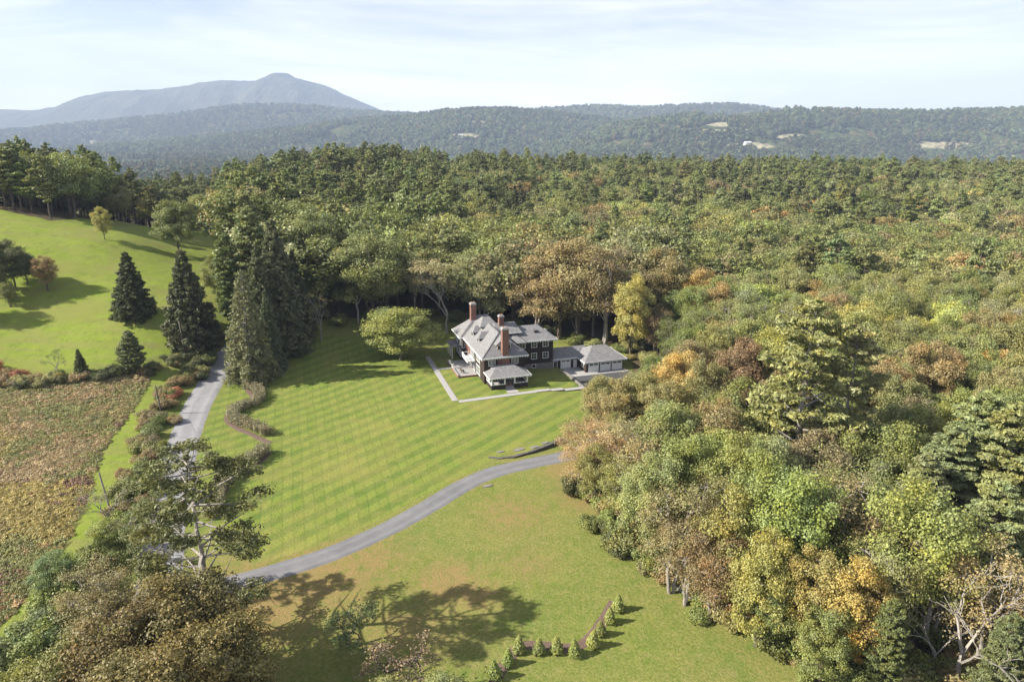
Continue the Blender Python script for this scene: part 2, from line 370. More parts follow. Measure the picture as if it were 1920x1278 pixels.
def mk_ground():
    m, n, l, b = newmat('ground_cover'); t = n.new('ShaderNodeNewGeometry').outputs['Position']
    def A(k): a = n.new('ShaderNodeAttribute'); a.attribute_name = k; return a.outputs['Fac']
    fine = noise(n, l, t, 2.6, 6, .75); mid = noise(n, l, t, .33, 5, .65); big = noise(n, l, t, .055, 4, .6); tiny = noise(n, l, t, 9, 3, .7)
    grassA, grassB = (.098, .128, .028), (.150, .160, .042)
    g = mixc(n, l, ramp(n, l, mid, .35, .65), grassA, grassB)
    g = mixc(n, l, ramp(n, l, big, .40, .58, 0, .85), g, (.185, .155, .062))
    g = mixc(n, l, ramp(n, l, noise(n, l, t, .11, 7, .78), .46, .60, 0, .8), g, (.088, .128, .026))
    g = mixc(n, l, ramp(n, l, noise(n, l, t, .8, 7, .85), .48, .62, 0, .65), g, (.210, .175, .085))
    g = mixc(n, l, ramp(n, l, fine, .44, .60, 0, .65), g, (.062, .088, .018))
    # brown worn patches
    dm = math2(n, l, 'MULTIPLY', A('m_dry'), ramp(n, l, noise(n, l, t, .8, 6, .7), .32, .58, .15, 1.25))
    g = mixc(n, l, math2(n, l, 'MINIMUM', dm, .72), g, mixc(n, l, ramp(n, l, tiny, .35, .65), (.24, .150, .080), (.150, .100, .05)))
    # mown stripes, two passes
    sp = n.new('ShaderNodeSeparateXYZ'); wob = N(n, 'ShaderNodeTexNoise', i_Scale=.12); l.new(t, wob.inputs['Vector'])
    vm = n.new('ShaderNodeVectorMath'); vm.operation = 'MULTIPLY_ADD'; l.new(wob.outputs['Color'], vm.inputs[0]); vm.inputs[1].default_value = (.9, .9, 0); l.new(t, vm.inputs[2])
    l.new(vm.outputs[0], sp.inputs[0]); X_, Y_ = sp.outputs[0], sp.outputs[1]
    def stripes(ang, per):
        # stripes that run along heading ang
        d = math2(n, l, 'ADD', math2(n, l, 'MULTIPLY', X_, -math.sin(ang)), math2(n, l, 'MULTIPLY', Y_, math.cos(ang)))
        s = math2(n, l, 'SINE', math2(n, l, 'MULTIPLY', d, 2 * math.pi / per))
        return ramp(n, l, s, -.35, .35), s
    s1, raw1 = stripes(R(107.5), 3.3); s2, raw2 = stripes(R(52), 3.5)
    fade = ramp(n, l, X_, -22, -4, 1, .25)
    st = mixc(n, l, math2(n, l, 'ADD', math2(n, l, 'MULTIPLY', s1, fade), math2(n, l, 'MULTIPLY', math2(n, l, 'SUBTRACT', 1, fade), .5)), (.108, .144, .030), (.126, .156, .036))
    k = mixc(n, l, s2, (.74, .81, .86), (1.18, 1.12, 1.05))
    st = mixc(n, l, 1.0, st, k, 'MULTIPLY')
    edge = math2(n, l, 'MULTIPLY', fade, ramp(n, l, math2(n, l, 'ABSOLUTE', raw1), 0, .40, .62, 0))
    st = mixc(n, l, edge, st, (.060, .094, .020))
    pat = ramp(n, l, noise(n, l, t, .16, 6, .75), .42, .66, 0, .62)
    st = mixc(n, l, pat, st, (.180, .155, .055))
    st = mixc(n, l, ramp(n, l, fine, .44, .60, 0, .55), st, (.066, .100, .020))
    st = mixc(n, l, ramp(n, l, noise(n, l, t, .5, 6, .8), .50, .62, 0, .4), st, (.170, .160, .055))
    st = mixc(n, l, math2(n, l, 'MULTIPLY', A('m_dry'), .5), st, (.26, .20, .08))
    g = mixc(n, l, A('m_stripe'), g, st)
    # pasture
    pa = mixc(n, l, ramp(n, l, mid, .3, .7), (.118, .160, .022), (.160, .190, .034))
    str_ = n.new('ShaderNodeMapping'); str_.inputs['Scale'].default_value = (.05, .35, .3); str_.inputs['Rotation'].default_value = (0, 0, R(25)); l.new(t, str_.inputs['Vector'])
    sn = noise(n, l, str_.outputs[0], 1.2, 5, .7, .5)
    pa = mixc(n, l, ramp(n, l, sn, .46, .66, 0, .8), pa, (.150, .140, .058))
    pa = mixc(n, l, ramp(n, l, noise(n, l, t, .45, 6, .85), .5, .7, 0, .75), pa, (.066, .090, .024))
    pa = mixc(n, l, ramp(n, l, noise(n, l, t, .045, 4, .6), .52, .62, 0, .6), pa, (.150, .145, .05))
    pmask = math2(n, l, 'MAXIMUM', A('m_pasture'), A('m_verge'))
    g = mixc(n, l, pmask, g, pa)
    g = mixc(n, l, 1.0, g, (1.30, 1.33, 1.15), 'MULTIPLY')
    # uncut meadow: rust, straw, green and goldenrod patches
    m1 = noise(n, l, t, .07, 6, .7, .8); m2 = noise(n, l, t, .16, 6, .75, 1.2); m3 = noise(n, l, t, 1.1, 6, .8)
    me = mixc(n, l, ramp(n, l, m1, .38, .60), (.190, .118, .055), (.130, .128, .042))
    me = mixc(n, l, ramp(n, l, m2, .52, .68, 0, .85), me, (.26, .185, .095))
    me = mixc(n, l, ramp(n, l, noise(n, l, t, .12, 5, .7), .58, .70, 0, .8), me, (.13, .055, .035))
    me = mixc(n, l, ramp(n, l, noise(n, l, t, .1, 5, .75, 1), .60, .70, 0, .7), me, (.25, .21, .04))
    me = mixc(n, l, ramp(n, l, m3, .40, .66, 0, .75), me, (.085, .075, .03))
    g = mixc(n, l, A('m_meadow'), g, me)
    wd = mixc(n, l, ramp(n, l, mid, .4, .6), (.085, .060, .035), (.050, .055, .025))
    wd = mixc(n, l, ramp(n, l, fine, .5, .7), wd, (.15, .10, .05))
    wd = mixc(n, l, ramp(n, l, n_far(n, l, t), .9, 1.0), wd, (.05, .07, .028))
    g = mixc(n, l, A('m_wood'), g, wd)
    l.new(g, b.inputs['Base Color']); b.inputs['Roughness'].default_value = 1; b.inputs['Specular IOR Level'].default_value = .1
    hsum = math2(n, l, 'ADD', fine, math2(n, l, 'MULTIPLY', m3, math2(n, l, 'MULTIPLY', A('m_meadow'), 5)))
    bump(n, l, b, hsum, .8, .16)
    return m
def n_far(n, l, t):
    sp = n.new('ShaderNodeSeparateXYZ'); l.new(t, sp.inputs[0]); return ramp(n, l, sp.outputs[1], 600, 900)
M['ground'] = mk_ground()
ground = link(bpy.data.objects.new('ground', mesh_np('ground', np.c_[X, Y, Z], F, M['ground'], attrs, smooth=True)))
tag(ground, kind='structure')

# ------------------------------------------------------------------ far hills
def mk_hill(name, green1, green2, autumn):
    m, n, l, b = newmat(name); t = n.new('ShaderNodeNewGeometry').outputs['Position']
    v = n.new('ShaderNodeTexVoronoi'); v.inputs['Scale'].default_value = .034; l.new(t, v.inputs['Vector'])
    sx = n.new('ShaderNodeSeparateColor'); l.new(v.outputs['Color'], sx.inputs[0])
    c = mixc(n, l, sx.outputs[0], green1, green2)
    c = mixc(n, l, ramp(n, l, noise(n, l, t, .0035, 6, .7), .5, .7, 0, .6), c, autumn)
    c = mixc(n, l, ramp(n, l, sx.outputs[1], .80, .95, 0, .7), c, autumn)
    c = mixc(n, l, ramp(n, l, noise(n, l, t, .0016, 5, .65, .5), .50, .62, 0, .75), c, tuple(x * .5 for x in green1))
    a = n.new('ShaderNodeAttribute'); a.attribute_name = 'm_field'
    c = mixc(n, l, a.outputs['Fac'], c, (.30, .27, .17))
    l.new(c, b.inputs['Base Color']); b.inputs['Roughness'].default_value = 1; b.inputs['Specular IOR Level'].default_value = 0
    h = math2(n, l, 'SUBTRACT', 1, v.outputs['Distance']); bump(n, l, b, h, .7, 12)
    return m
M['hill'] = mk_hill('wooded_hill', (.020, .036, .014), (.075, .090, .032), (.14, .10, .045))
M['mount'] = mk_hill('wooded_mountain', (.055, .070, .035), (.075, .085, .04), (.12, .09, .05))
def hill(name, prof, y0, wid, seed, mat, rough=.22, na=420, nr=70):
    prof = np.array(prof, float); c, s = math.cos(PITCH), math.sin(PITCH)
    prof[:, 1] += 6 if y0 < 7000 else -1
    a = (prof[:, 0] - 960) / FPX; v = (639 - prof[:, 1]) / FPX
    dirs = np.array([(ai, c + vi*s, -s + vi*c) for ai, vi in zip(a, v)])
    xr = dirs[:, 0] / dirs[:, 1] * y0; zr = CAM_H + dirs[:, 2] / dirs[:, 1] * y0
    xs = np.linspace(xr[0], xr[-1], na)
    crest = np.interp(xs, xr, zr)
    k = np.exp(-np.linspace(-2, 2, 7)**2); k /= k.sum(); crest = np.convolve(np.pad(crest, 3, mode='edge'), k, mode='valid')
    ys = np.linspace(-1, 1, nr)
    XX, TT = np.meshgrid(xs, ys); 
    yc = y0 + (fbm(XX, XX*0, 1500, 3, seed+5) - .5) * wid * .35
    YY = yc + TT * wid
    bell = np.cos(np.clip(TT, -1, 1) * math.pi / 2) ** 1.35
    base = -95.0; CR = np.interp(XX, xs, crest)
    rid = 1 - np.abs(2 * fbm(XX, YY * .45, 900, 5, seed) - 1)
    rid2 = 1 - np.abs(2 * fbm(XX, YY * .6, 330, 4, seed + 3) - 1)
    hgt = (CR - base)
    sp = (rid - .75) * rough * 1.6 + (rid2 - .75) * rough * .55
    ZZ = base + hgt * bell * (1 + sp * np.clip(np.abs(TT) * 3.0, 0, 1)) 
    ZZ += (vnoise(XX, YY, 24, seed) - .5) * 8 * (bell > .02)
    ids = np.arange(na * nr).reshape(nr, na)
    Fh = np.stack([ids[:-1, :-1], ids[:-1, 1:], ids[1:, 1:], ids[1:, :-1]], -1).reshape(-1, 4)
    fld = (sstep(.69, .73, fbm(XX, YY, 300, 3, seed + 40)) * sstep(.34, .2, bell)).ravel()
    for fx, fy, fw, fd in FIELDS: fld = np.maximum(fld, sstep(1.15, .9, np.hypot((XX.ravel() - (fx - 960) / FPX * fy) / fw, (YY.ravel() - fy) / fd) + (fbm(XX, YY, 60, 2, 8).ravel() - .5) * .6))
    o = link(bpy.data.objects.new(name, mesh_np(name, np.c_[XX.ravel(), YY.ravel(), ZZ.ravel()], Fh, mat, {'m_field': ('POINT', fld)}, smooth=True)))
    tag(o, kind='structure'); HILLS.append((name, XX, YY, ZZ, TT, y0, fld.reshape(XX.shape))); return o
FIELDS = [(1345, 3330, 120, 50), (1380, 3120, 130, 45), (1740, 3200, 200, 32), (1480, 3240, 120, 40), (870, 3900, 110, 45), (1330, 3480, 60, 50), (250, 4200, 180, 50), (205, 3950, 140, 45), (900, 4150, 60, 40)]
HILLS = []
hill('mountain', [(-480,228),(-200,205),(0,206),(60,208),(110,206),(165,200),(190,187),(230,177),(310,172),(360,167),(400,160),(460,155),(500,152),(518,144),(530,138),(540,139),(552,147),(580,154),(605,161),(640,178),(700,203),(760,222),(900,250),(1100,270)], 10500, 2600, 2, M['mount'], .20, 900, 90)
hill('hills', [(-700,280),(-300,270),(0,258),(120,240),(250,226),(350,216),(420,206),(510,198),(580,200),(640,208),(700,212),(800,218),(900,222),(1000,208),(1060,203),(1120,201),(1210,205),(1300,199),(1390,198),(1420,205),(1600,220),(1900,235),(2400,240)], 6600, 1500, 11, M['hill'], .22, 520, 70)
hill('hills', [(-400,300),(0,292),(130,284),(200,275),(330,262),(420,254),(560,240),(640,228),(700,222),(760,219),(840,209),(900,207),(960,205),(1020,209),(1080,216),(1160,226),(1240,232),(1340,238),(1500,246),(2000,262)], 4700, 1250, 23, M['hill'], .26, 620, 80)
hill('hills', [(900,300),(1000,280),(1080,258),(1150,236),(1250,218),(1330,212),(1400,206),(1450,204),(1560,209),(1640,212),(1700,213),(1780,210),(1850,209),(1920,206),(2050,204),(2300,210),(2800,225)], 3900, 1050, 37, M['hill'], .26, 620, 80)
# ------------------------------------------------------------------ tree prototypes
def leaves(cent, rad, n_per, size, elong=1.0, out=None, up=.35, seed=0, hang=0.0):
    """leaf sized faces spread through clumps; returns verts, faces, leafvar, clumpvar"""
    g = np.random.default_rng(seed); cent = np.asarray(cent, float); rad = np.asarray(rad, float); K = len(cent)
    c = np.repeat(cent, n_per, 0); r = np.repeat(rad, n_per, 0); n = len(c)
    d = g.normal(size=(n, 3)); d /= np.linalg.norm(d, axis=1)[:, None]
    q = g.random(n) ** .45
    p = c + d * q[:, None] * r
    if hang: p[:, 2] -= hang * g.random(n) ** 2
    nn = g.normal(size=(n, 3)) * .75 + d * .7; nn[:, 2] += up
    if out is not None:
        o = p - np.asarray(out); o /= np.linalg.norm(o, axis=1)[:, None] + 1e-6; nn += o * .55
    nn /= np.linalg.norm(nn, axis=1)[:, None]
    t = np.cross(nn, g.normal(size=(n, 3))); t /= np.linalg.norm(t, axis=1)[:, None] + 1e-9
    b = np.cross(nn, t); s = size * (.6 + .8 * g.random(n))[:, None]
    a1 = t * s * .5 * elong; b1 = b * s * .5 / max(1, elong * .6)
    v = np.stack([p - a1, p + b1 * .9, p + a1, p - b1 * .9], 1).reshape(-1, 3)
    f = np.arange(4 * n).reshape(-1, 4)
    cv = np.clip(np.repeat(g.normal(.5, .22, K), n_per) + g.normal(0, .1, n), 0, 1)
    return v, f, g.random(n), cv
def crown_mesh(name, parts, mat):
    vs_, fs, lv, cv = [], [], [], []; o = 0
    for v, f, a, b in parts: vs_.append(v); fs.append(f + o); lv.append(a); cv.append(b); o += len(v)
    return mesh_np(name, np.concatenate(vs_), np.concatenate(fs), mat, {'leafvar': ('FACE', np.concatenate(lv)), 'clumpvar': ('FACE', np.concatenate(cv))})
def limb(mb, p, q, r0, r1, g, sag=.0, n=4, seg=4):
    p = np.array(p, float); q = np.array(q, float); L = np.linalg.norm(q - p); pts = []; rs = []
    for i in range(seg + 1):
        t = i / seg; w = p + (q - p) * t + g.normal(size=3) * L * (.035 if r0 < .12 else .014) * math.sin(math.pi * t)
        w[2] += sag * L * math.sin(math.pi * t); pts.append(w); rs.append(r0 + (r1 - r0) * t)
    mb.tube(pts, rs, n, False); return pts
PROTO = {}
def broadleaf(key, seed, H=16., Rr=5.5, base=.25, lobes=11, per=9, nl=80, ls=.30, mat='leaf', bark='bark', open_=0.0, multi=1, flat=1.0, trunk_r=.28):
    g = np.random.default_rng(seed); mb = MB(); cl = []; rd = []
    cz = H * (base + 1) / 2; ch = H * (1 - base) / 2
    tips = []
    for k in range(multi):
        a = g.random() * 6.28; lean = (.10 if multi > 1 else .03) * H
        top = np.array([math.cos(a) * lean, math.sin(a) * lean, H * .82]); b0 = np.array([math.cos(a), math.sin(a), 0]) * (.3 if multi > 1 else 0); b0[2] = -.5
        pts = [b0 + (top - b0) * t + g.normal(size=3) * .12 * H / 16 * (t > 0) * [1, 1, 0] for t in np.linspace(0, 1, 8)]
        mb.tube(pts, [trunk_r * (1.25 if i == 0 else 1) * (1 - .85 * i / 7) for i in range(8)], 7)
        tips.append(pts)
    L = []
    for i in range(lobes):
        ph = i * 2.399 + g.random() * .6; zz = -0.75 + 1.65 * (i + .5) / lobes + g.normal() * .07; rr = math.sqrt(max(.05, 1 - min(1, abs(zz)) ** 2.2)) * (.62 + .16 * g.random())
        if zz > .8: rr *= .6
        c = np.array([math.cos(ph) * rr * Rr, math.sin(ph) * rr * Rr, cz + zz * ch * .78]); lr = Rr * (.34 + .22 * g.random())
        L.append((c, lr))
        pts = tips[i % multi]; j = int(np.clip((c[2] - lr * .9) / H / .82 * 7, 1, 6)); limb(mb, pts[j], c, trunk_r * .42, .035, g, .06, 4, 5)
        for q in range(per):
            d = g.normal(size=3); d /= np.linalg.norm(d); d[2] = abs(d[2]) * .9 - .25 if g.random() < .8 else d[2]
            w = c + d * lr * (.65 + .45 * g.random()) * [1, 1, .8 * flat]
            if g.random() < open_: 
                limb(mb, c, w, .05, .015, g, 0, 3, 3); continue
            if q < 3 or open_ > 0: limb(mb, c, w, .05, .015, g, 0, 3, 2)
            cl.append(w); s = Rr * (.15 + .13 * g.random()); rd.append((s * 1.25, s * 1.25, s * .95 * flat))
    cl.append((0, 0, cz)); rd.append((Rr * .4, Rr * .4, ch * .6))
    v = leaves(cl, rd, nl, ls, 1.3, (0, 0, cz - ch * .4), .4, seed)
    PROTO[key] = (mb.mesh(key + '_trunk', M[bark]), crown_mesh(key + '_crown', [v], M[mat]), H)
def pine(key, seed, H=24., Rr=5., base=.25, gap=1.15, nb=5, nl=34, ls=.42, mat='leaf', bark='bark', ragged=.25, rise=.14, trunk_r=.3, prof=None, thick=.36, tipf=.42, lowbare=0):
    g = np.random.default_rng(seed); mb = MB(); cl = []; rd = []
    tr = [np.array([g.normal() * .12, g.normal() * .12, z]) for z in np.linspace(-.5, H, 9)]
    mb.tube(tr, [trunk_r * (1 - .93 * i / 8) for i in range(9)], 7)
    z = H * base
    while z < H * .985:
        t = (z / H - base) / (1 - base)
        if prof: R_ = Rr * np.interp(t, [q[0] for q in prof], [q[1] for q in prof])
        else: R_ = Rr * (min(1, .55 + t * 2.2) if t < .2 else (1 - ((t - .2) / .8) ** 1.6 * .9))
        a0 = g.random() * 6.28
        for k in range(nb):
            if g.random() < ragged * .5: continue
            a = a0 + k * 6.28 / nb + g.normal() * .25; ln = R_ * (1 - ragged * g.random()) * (1.12 if g.random() < .15 else 1)
            st = np.array([0, 0, z + g.normal() * .15]); en = st + np.array([math.cos(a) * ln, math.sin(a) * ln, ln * (rise + .25 * t * (rise > 0)) + g.normal() * .2])
            pts = limb(mb, st, en, .035 + .02 * ln, .015, g, -.04 if rise > 0 else .05, 3, 4)
            m = max(1, int(ln * 1.15))
            if t < .5 and g.random() < lowbare: m = 0
            for q in range(m):
                f = tipf + (1 - tipf) * (q + .6) / m; w = st + (en - st) * f; side = np.array([-math.sin(a), math.cos(a), 0])
                for sgn in ((-1, 1) if ln > 1.5 else (0,)):
                    ww = w + side * sgn * (ln * .16 * (1.25 - f * .5) + .1) * (.6 + .8 * g.random()); ww = ww + g.normal(size=3) * .12
                    cl.append(ww); s = .42 + .075 * ln; rd.append((s, s, thick * s))
        z += gap * (.75 + .5 * g.random()) * (1 - .35 * t)
    cl.append((0, 0, H * .985)); rd.append((.25, .25, .7))
    v = leaves(cl, rd, nl, ls, 1.9, None, .55, seed)
    PROTO[key] = (mb.mesh(key + '_trunk', M[bark]), crown_mesh(key + '_crown', [v], M[mat]), H)
def spruce(key, seed, H=18., Rr=4., base=.04, gap=.55, nb=9, nl=20, ls=.34, mat='leaf', bark='bark', droop=.32, thin=0.0):
    g = np.random.default_rng(seed); mb = MB(); cl = []; rd = []
    mb.tube([(0, 0, -.5), (0, 0, H * .5), (g.normal() * .1, g.normal() * .1, H)], [.30 * H / 18, .18 * H / 18, .02], 7)
    z = H * base
    while z < H * .97:
        t = (z / H - base) / (1 - base); R_ = Rr * (1 - t) ** .82 * (1 if t > .06 else .8) + .15
        a0 = g.random() * 6.28; n_ = max(4, int(nb * (1 - .5 * t)))
        for k in range(n_):
            a = a0 + k * 6.28 / n_ + g.normal() * .15; ln = R_ * (.74 + .36 * g.random())
            st = np.array([0, 0, z + g.normal() * .12]); dz = -ln * droop * (1 - t * .9)
            en = st + np.array([math.cos(a) * ln, math.sin(a) * ln, dz + .25])
            limb(mb, st, en, .02 + .012 * ln, .01, g, -.05, 3, 3)
            m = max(1, int(ln * 1.5)); f0 = .25 if thin == 0 else .5
            for q in range(m):
                if g.random() < thin: continue
                f = f0 + (1 - f0) * (q + .6) / m; w = st + (en - st) * f + g.normal(size=3) * .1; s = .30 + .07 * ln
                sd = np.array([-math.sin(a), math.cos(a), 0]) * (1.1 - f * .6) * ln * .12 * g.choice([-1, 1])
                cl.append(w + sd); rd.append((s * .9, s * .9, s * .45)); 
        z += gap * (.8 + .4 * g.random()) * (1 - .3 * t)
    cl.append((0, 0, H * .97)); rd.append((.2, .2, .6))
    v = leaves(cl, rd, nl, ls, 1.9, None, .5, seed, hang=.38)
    PROTO[key] = (mb.mesh(key + '_trunk', M[bark]), crown_mesh(key + '_crown', [v], M[mat]), H)
def branchy(key, seed, H=14., Rr=5., nl=0, ls=.25, bark='bark_pale', base=.2, mat='leaf', lv=3, trunk_r=.2, spread=.7, cr=.5):
    """forking tree, bare or thinly leaved"""
    g = np.random.default_rng(seed); mb = MB(); tips = []
    def grow(p, d, ln, r, k):
        q = p + d * ln; limb(mb, p, q, r, r * .62, g, .03, 4 if k < 2 else 3, 4)
        if k >= lv: tips.append(q); return
        m = 3 if k < 2 else g.integers(2, 4)
        for i in range(m):
            a = g.random() * 6.28; s = spread * (.6 + .7 * g.random())
            side = np.cross(d, [math.cos(a), math.sin(a), .3]); side /= np.linalg.norm(side) + 1e-9
            nd = d + side * s; nd[2] += .12; nd /= np.linalg.norm(nd); grow(q - d * ln * .12 * i, nd, ln * (.62 + .2 * g.random()), r * .6, k + 1)
    grow(np.array([0, 0, -.4]), np.array([.03, .02, 1.]), H * .30, trunk_r, 0)
    cm = None
    if nl: cm = crown_mesh(key + '_crown', [leaves(tips, [(cr, cr, cr * .7)] * len(tips), nl, ls, 1.3, None, .3, seed)], M[mat])
    PROTO[key] = (mb.mesh(key + '_trunk', M[bark]), cm, H)
def bush(key, seed, Rr=1., Hh=1., n=14, nl=60, ls=.16, mat='leaf'):
    g = np.random.default_rng(seed); mb = MB(); cl = []; rd = []
    for i in range(n):
        a = g.random() * 6.28; r = math.sqrt(g.random()) * .72; z = (.30 + .62 * g.random() * (1 - r * .6)) * Hh
        c = (math.cos(a) * r * Rr, math.sin(a) * r * Rr, z); cl.append(c); s = .30 + .12 * g.random(); rd.append((s * Rr, s * Rr, s * Hh * .8))
        limb(mb, (0, 0, -.1), c, .035, .012, g, 0, 3, 2)
    PROTO[key] = (mb.mesh(key + '_stems', M['bark']), crown_mesh(key + '_foliage', [leaves(cl, rd, nl, ls, 1.4, (0, 0, Hh * .3), .4, seed)], M[mat]), Hh)

WP = [(0, .35), (.12, .8), (.3, 1.), (.5, .85), (.7, .62), (.88, .38), (1, .12)]
# near trees, fine leaves
broadleaf('maple_a', 1, 16, 5.4, .10, 17, 10, 215, .205); broadleaf('maple_b', 2, 15, 4.7, .08, 16, 9, 215, .20); broadleaf('maple_c', 3, 17, 5.2, .12, 17, 9, 200, .205, multi=2)
broadleaf('thin_a', 4, 16, 5.2, .2, 12, 11, 90, .18, open_=.18, bark='bark_pale', multi=2)
pine('wpine_a', 5, 26, 7.4, .24, 1.45, 5, 64, .32, ragged=.62, prof=WP, trunk_r=.42, bark='bark_pale', rise=.2, thick=.30, lowbare=.2); pine('wpine_b', 6, 24, 5.5, .12, 1.15, 6, 66, .32, ragged=.3, prof=WP)
pine('rpine', 7, 21, 6.4, .16, 1.0, 5, 44, .19, ragged=.6, lowbare=.65, prof=[(0, .8), (.2, .9), (.5, 1.), (.78, .8), (1, .25)], bark='bark_pale', thick=.55, rise=.1, trunk_r=.33, tipf=.72)
spruce('spruce_a', 8, 16, 5.0, .02, .52, 10, 44, .25); spruce('spruce_b', 9, 30, 7.0, .04, .62, 11, 30, .36, droop=.45); spruce('spruce_c', 10, 30, 7.4, .03, .66, 11, 15, .34, droop=.55, thin=.30, bark='bark_pale')
branchy('bare_a', 11, 15, nl=0, lv=4); branchy('bare_b', 12, 12, nl=7, ls=.2, lv=5, trunk_r=.22); branchy('apple', 13, 7.5, nl=34, ls=.15, lv=4, spread=1.0, trunk_r=.2, bark='bark', cr=.55)
branchy('apple_bare', 14, 8, nl=8, ls=.12, lv=5, spread=1.0, trunk_r=.22, bark='bark', cr=.5); branchy('birch', 15, 18, nl=42, ls=.20, lv=5, spread=.5, trunk_r=.22, cr=.95)
for k in range(4): bush('bush_%d' % k, 20 + k, 1.3, 1.5, 16 + k, 190, .095)
# wood beyond, coarser leaves
bush('weed', 120, .85, .5, 6, 34, .14)
FPR = [[(0, .4), (.2, .9), (.45, .95), (.7, .62), (.9, .3), (1, .06)], [(0, .3), (.3, .8), (.5, 1), (.65, .6), (.85, .42), (1, .1)], [(0, .6), (.15, 1), (.5, .75), (.75, .5), (.92, .22), (1, .05)]]
for k in range(4): broadleaf('fb_%d' % k, 30 + k, 15, 5.8, .2, 12, 8, 46, .36)
for k in range(3): pine('fp_%d' % k, 40 + k, 24, 5.6, .26, 1.35, 5, 24, .46, ragged=.6, prof=FPR[k], thick=.42, rise=.24)
for k in range(2): spruce('fs_%d' % k, 50 + k, 17, 3.4, .08, .95, 7, 9, .6)
branchy('fd_0', 55, 15, nl=9, ls=.4, lv=3, trunk_r=.22, cr=1.0)
# the same for the massed part of the wood
def with_mat(key, mat):
    a, b, h = PROTO[key]; b2 = b.copy(); b2.materials[0] = M[mat]; return a, b2, h

DEEP, PINE_C, OLIVE, YELL, ORANGE, RUST, BROWN, SILV, BLUEP = (.036,.050,.024), (.122,.148,.062), (.130,.140,.054), (.180,.178,.055), (.200,.148,.060), (.165,.120,.062), (.150,.128,.072), (.165,.175,.095), (.110,.145,.080)
GREEN, LIME, MID, KHAKI = (.088,.125,.036), (.145,.175,.048), (.105,.132,.045), (.155,.155,.068)
def cname(c):
    for n_, q in (('dark green', DEEP), ('deep green', PINE_C), ('olive', OLIVE), ('yellow', YELL), ('orange', ORANGE), ('rust red', RUST), ('brown', BROWN), ('silvery green', SILV), ('blue-green', BLUEP), ('bright green', GREEN), ('lime green', LIME), ('mid green', MID), ('khaki', KHAKI)):
        if q is c: return n_
    return 'green'
def jit(c, k=.12): 
    c = (max(c[0], c[1] * .86) if c[1] >= c[0] else c[0], c[1], max(c[2], c[1] * .31)); f = 1 + rng.normal() * k; return (c[0]*f*1.20*(1+rng.normal()*k*.5), c[1]*f*1.20, c[2]*f*.84*(1+rng.normal()*k), 1)
def sight(x, y, z):
    c, s = math.cos(PITCH), math.sin(PITCH); z -= CAM_H; dep = y*c - z*s
    return 960 + FPX * x / dep, 639 - FPX * (y*s + z*c) / dep
LAND = [('the giant white pine', 1530, 700), ('the main house', 930, 650), ('the garage', 1105, 665), ('the narrow yellow tree', 1181, 590), ('the broad bright green maple', 1430, 580), ('the orange-brown group behind the house', 1080, 520),
 ('the timber power frame', 410, 425), ('the tall dark spruce clump', 500, 520), ('the lone olive-gold pasture tree', 197, 415), ('the silvery white-trunked tree', 868, 540), ('the blue-green pines', 1850, 840), ('the large dead tree', 1820, 1150), ('the lime-green maple', 1725, 960),
 ('the rich green maple', 1510, 950), ('the dark rusty brown crown', 1392, 670), ('the yellow-green standout crown', 1780, 590), ('the lawn birch', 603, 560), ('the right-edge orange crown', 1880, 670), ('the grey-green edge maples', 1250, 820), ('the left end of the treeline', 20, 260), ('the middle of the treeline', 900, 300), ('the right end of the treeline', 1800, 300), ('the low right-of-centre ridge', 1350, 300), ('the treeline above the spruce clump', 500, 290), ('the mid-wood conifer patch', 1450, 370), ('the wood between treeline and garage', 1200, 380), ('the far right wood', 1850, 450)]
def where(x, y, z):
    px, py = sight(x, y, z); b = min(LAND, key=lambda q: (q[1] - px)**2 + ((q[2] - py) * 1.3)**2); dx, dy = px - b[1], b[2] - py; r = math.hypot(dx, dy)
    if r < 14: return 'at ' + b[0]
    a = math.degrees(math.atan2(dy, dx)) % 360; d = ['right', 'upper right', 'above', 'upper left', 'left', 'lower left', 'below', 'lower right'][int((a + 22.5) // 45) % 8]
    k = 'just ' if r < 55 else '' if r < 110 else 'well '
    return k + {'right': 'right of ', 'left': 'left of ', 'above': 'above ', 'below': 'below ', 'upper right': 'up and right of ', 'upper left': 'up and left of ', 'lower left': 'down and left of ', 'lower right': 'down and right of '}[d] + b[0]
def plant(key, loc, H=None, col=GREEN, label=None, cat='tree', group=None, name='tree', rz=None, wide=1.0, jc=.10, names=('trunk', 'crown'), lean=None):
    t, cm, h0 = PROTO[key]; s = (H or h0) / h0
    o = empty(name, loc, rng.random() * 6.28 if rz is None else rz, (s * wide, s * wide, s))
    if lean: o.rotation_euler = (lean[0], lean[1], o.rotation_euler[2])
    tag(o, label, cat, group)
    link(bpy.data.objects.new(names[0], t), o)
    if cm: c = link(bpy.data.objects.new(names[1], cm), o); c.color = jit(col, jc)
    return o

def T(px, py, H):
    """ground point under a tree H metres tall whose top is sighted at (px, py)"""
    d = ray(px, py); ts = np.arange(25, 900, .5); Zz = CAM_H + d.z*ts - terrain(d.x*ts, d.y*ts) - H
    i = int(np.argmax(Zz < 0)) if (Zz < 0).any() else len(ts) - 1
    x, y = d.x*ts[i], d.y*ts[i]; return (x, y, tz(x, y))
PLACED = []
def put(key, loc, H=None, col=GREEN, label='', cat='tree', wide=1.0, **kw):
    PLACED.append((loc[0], loc[1])); return plant(key, loc, H, col, label, cat, wide=wide, **kw)

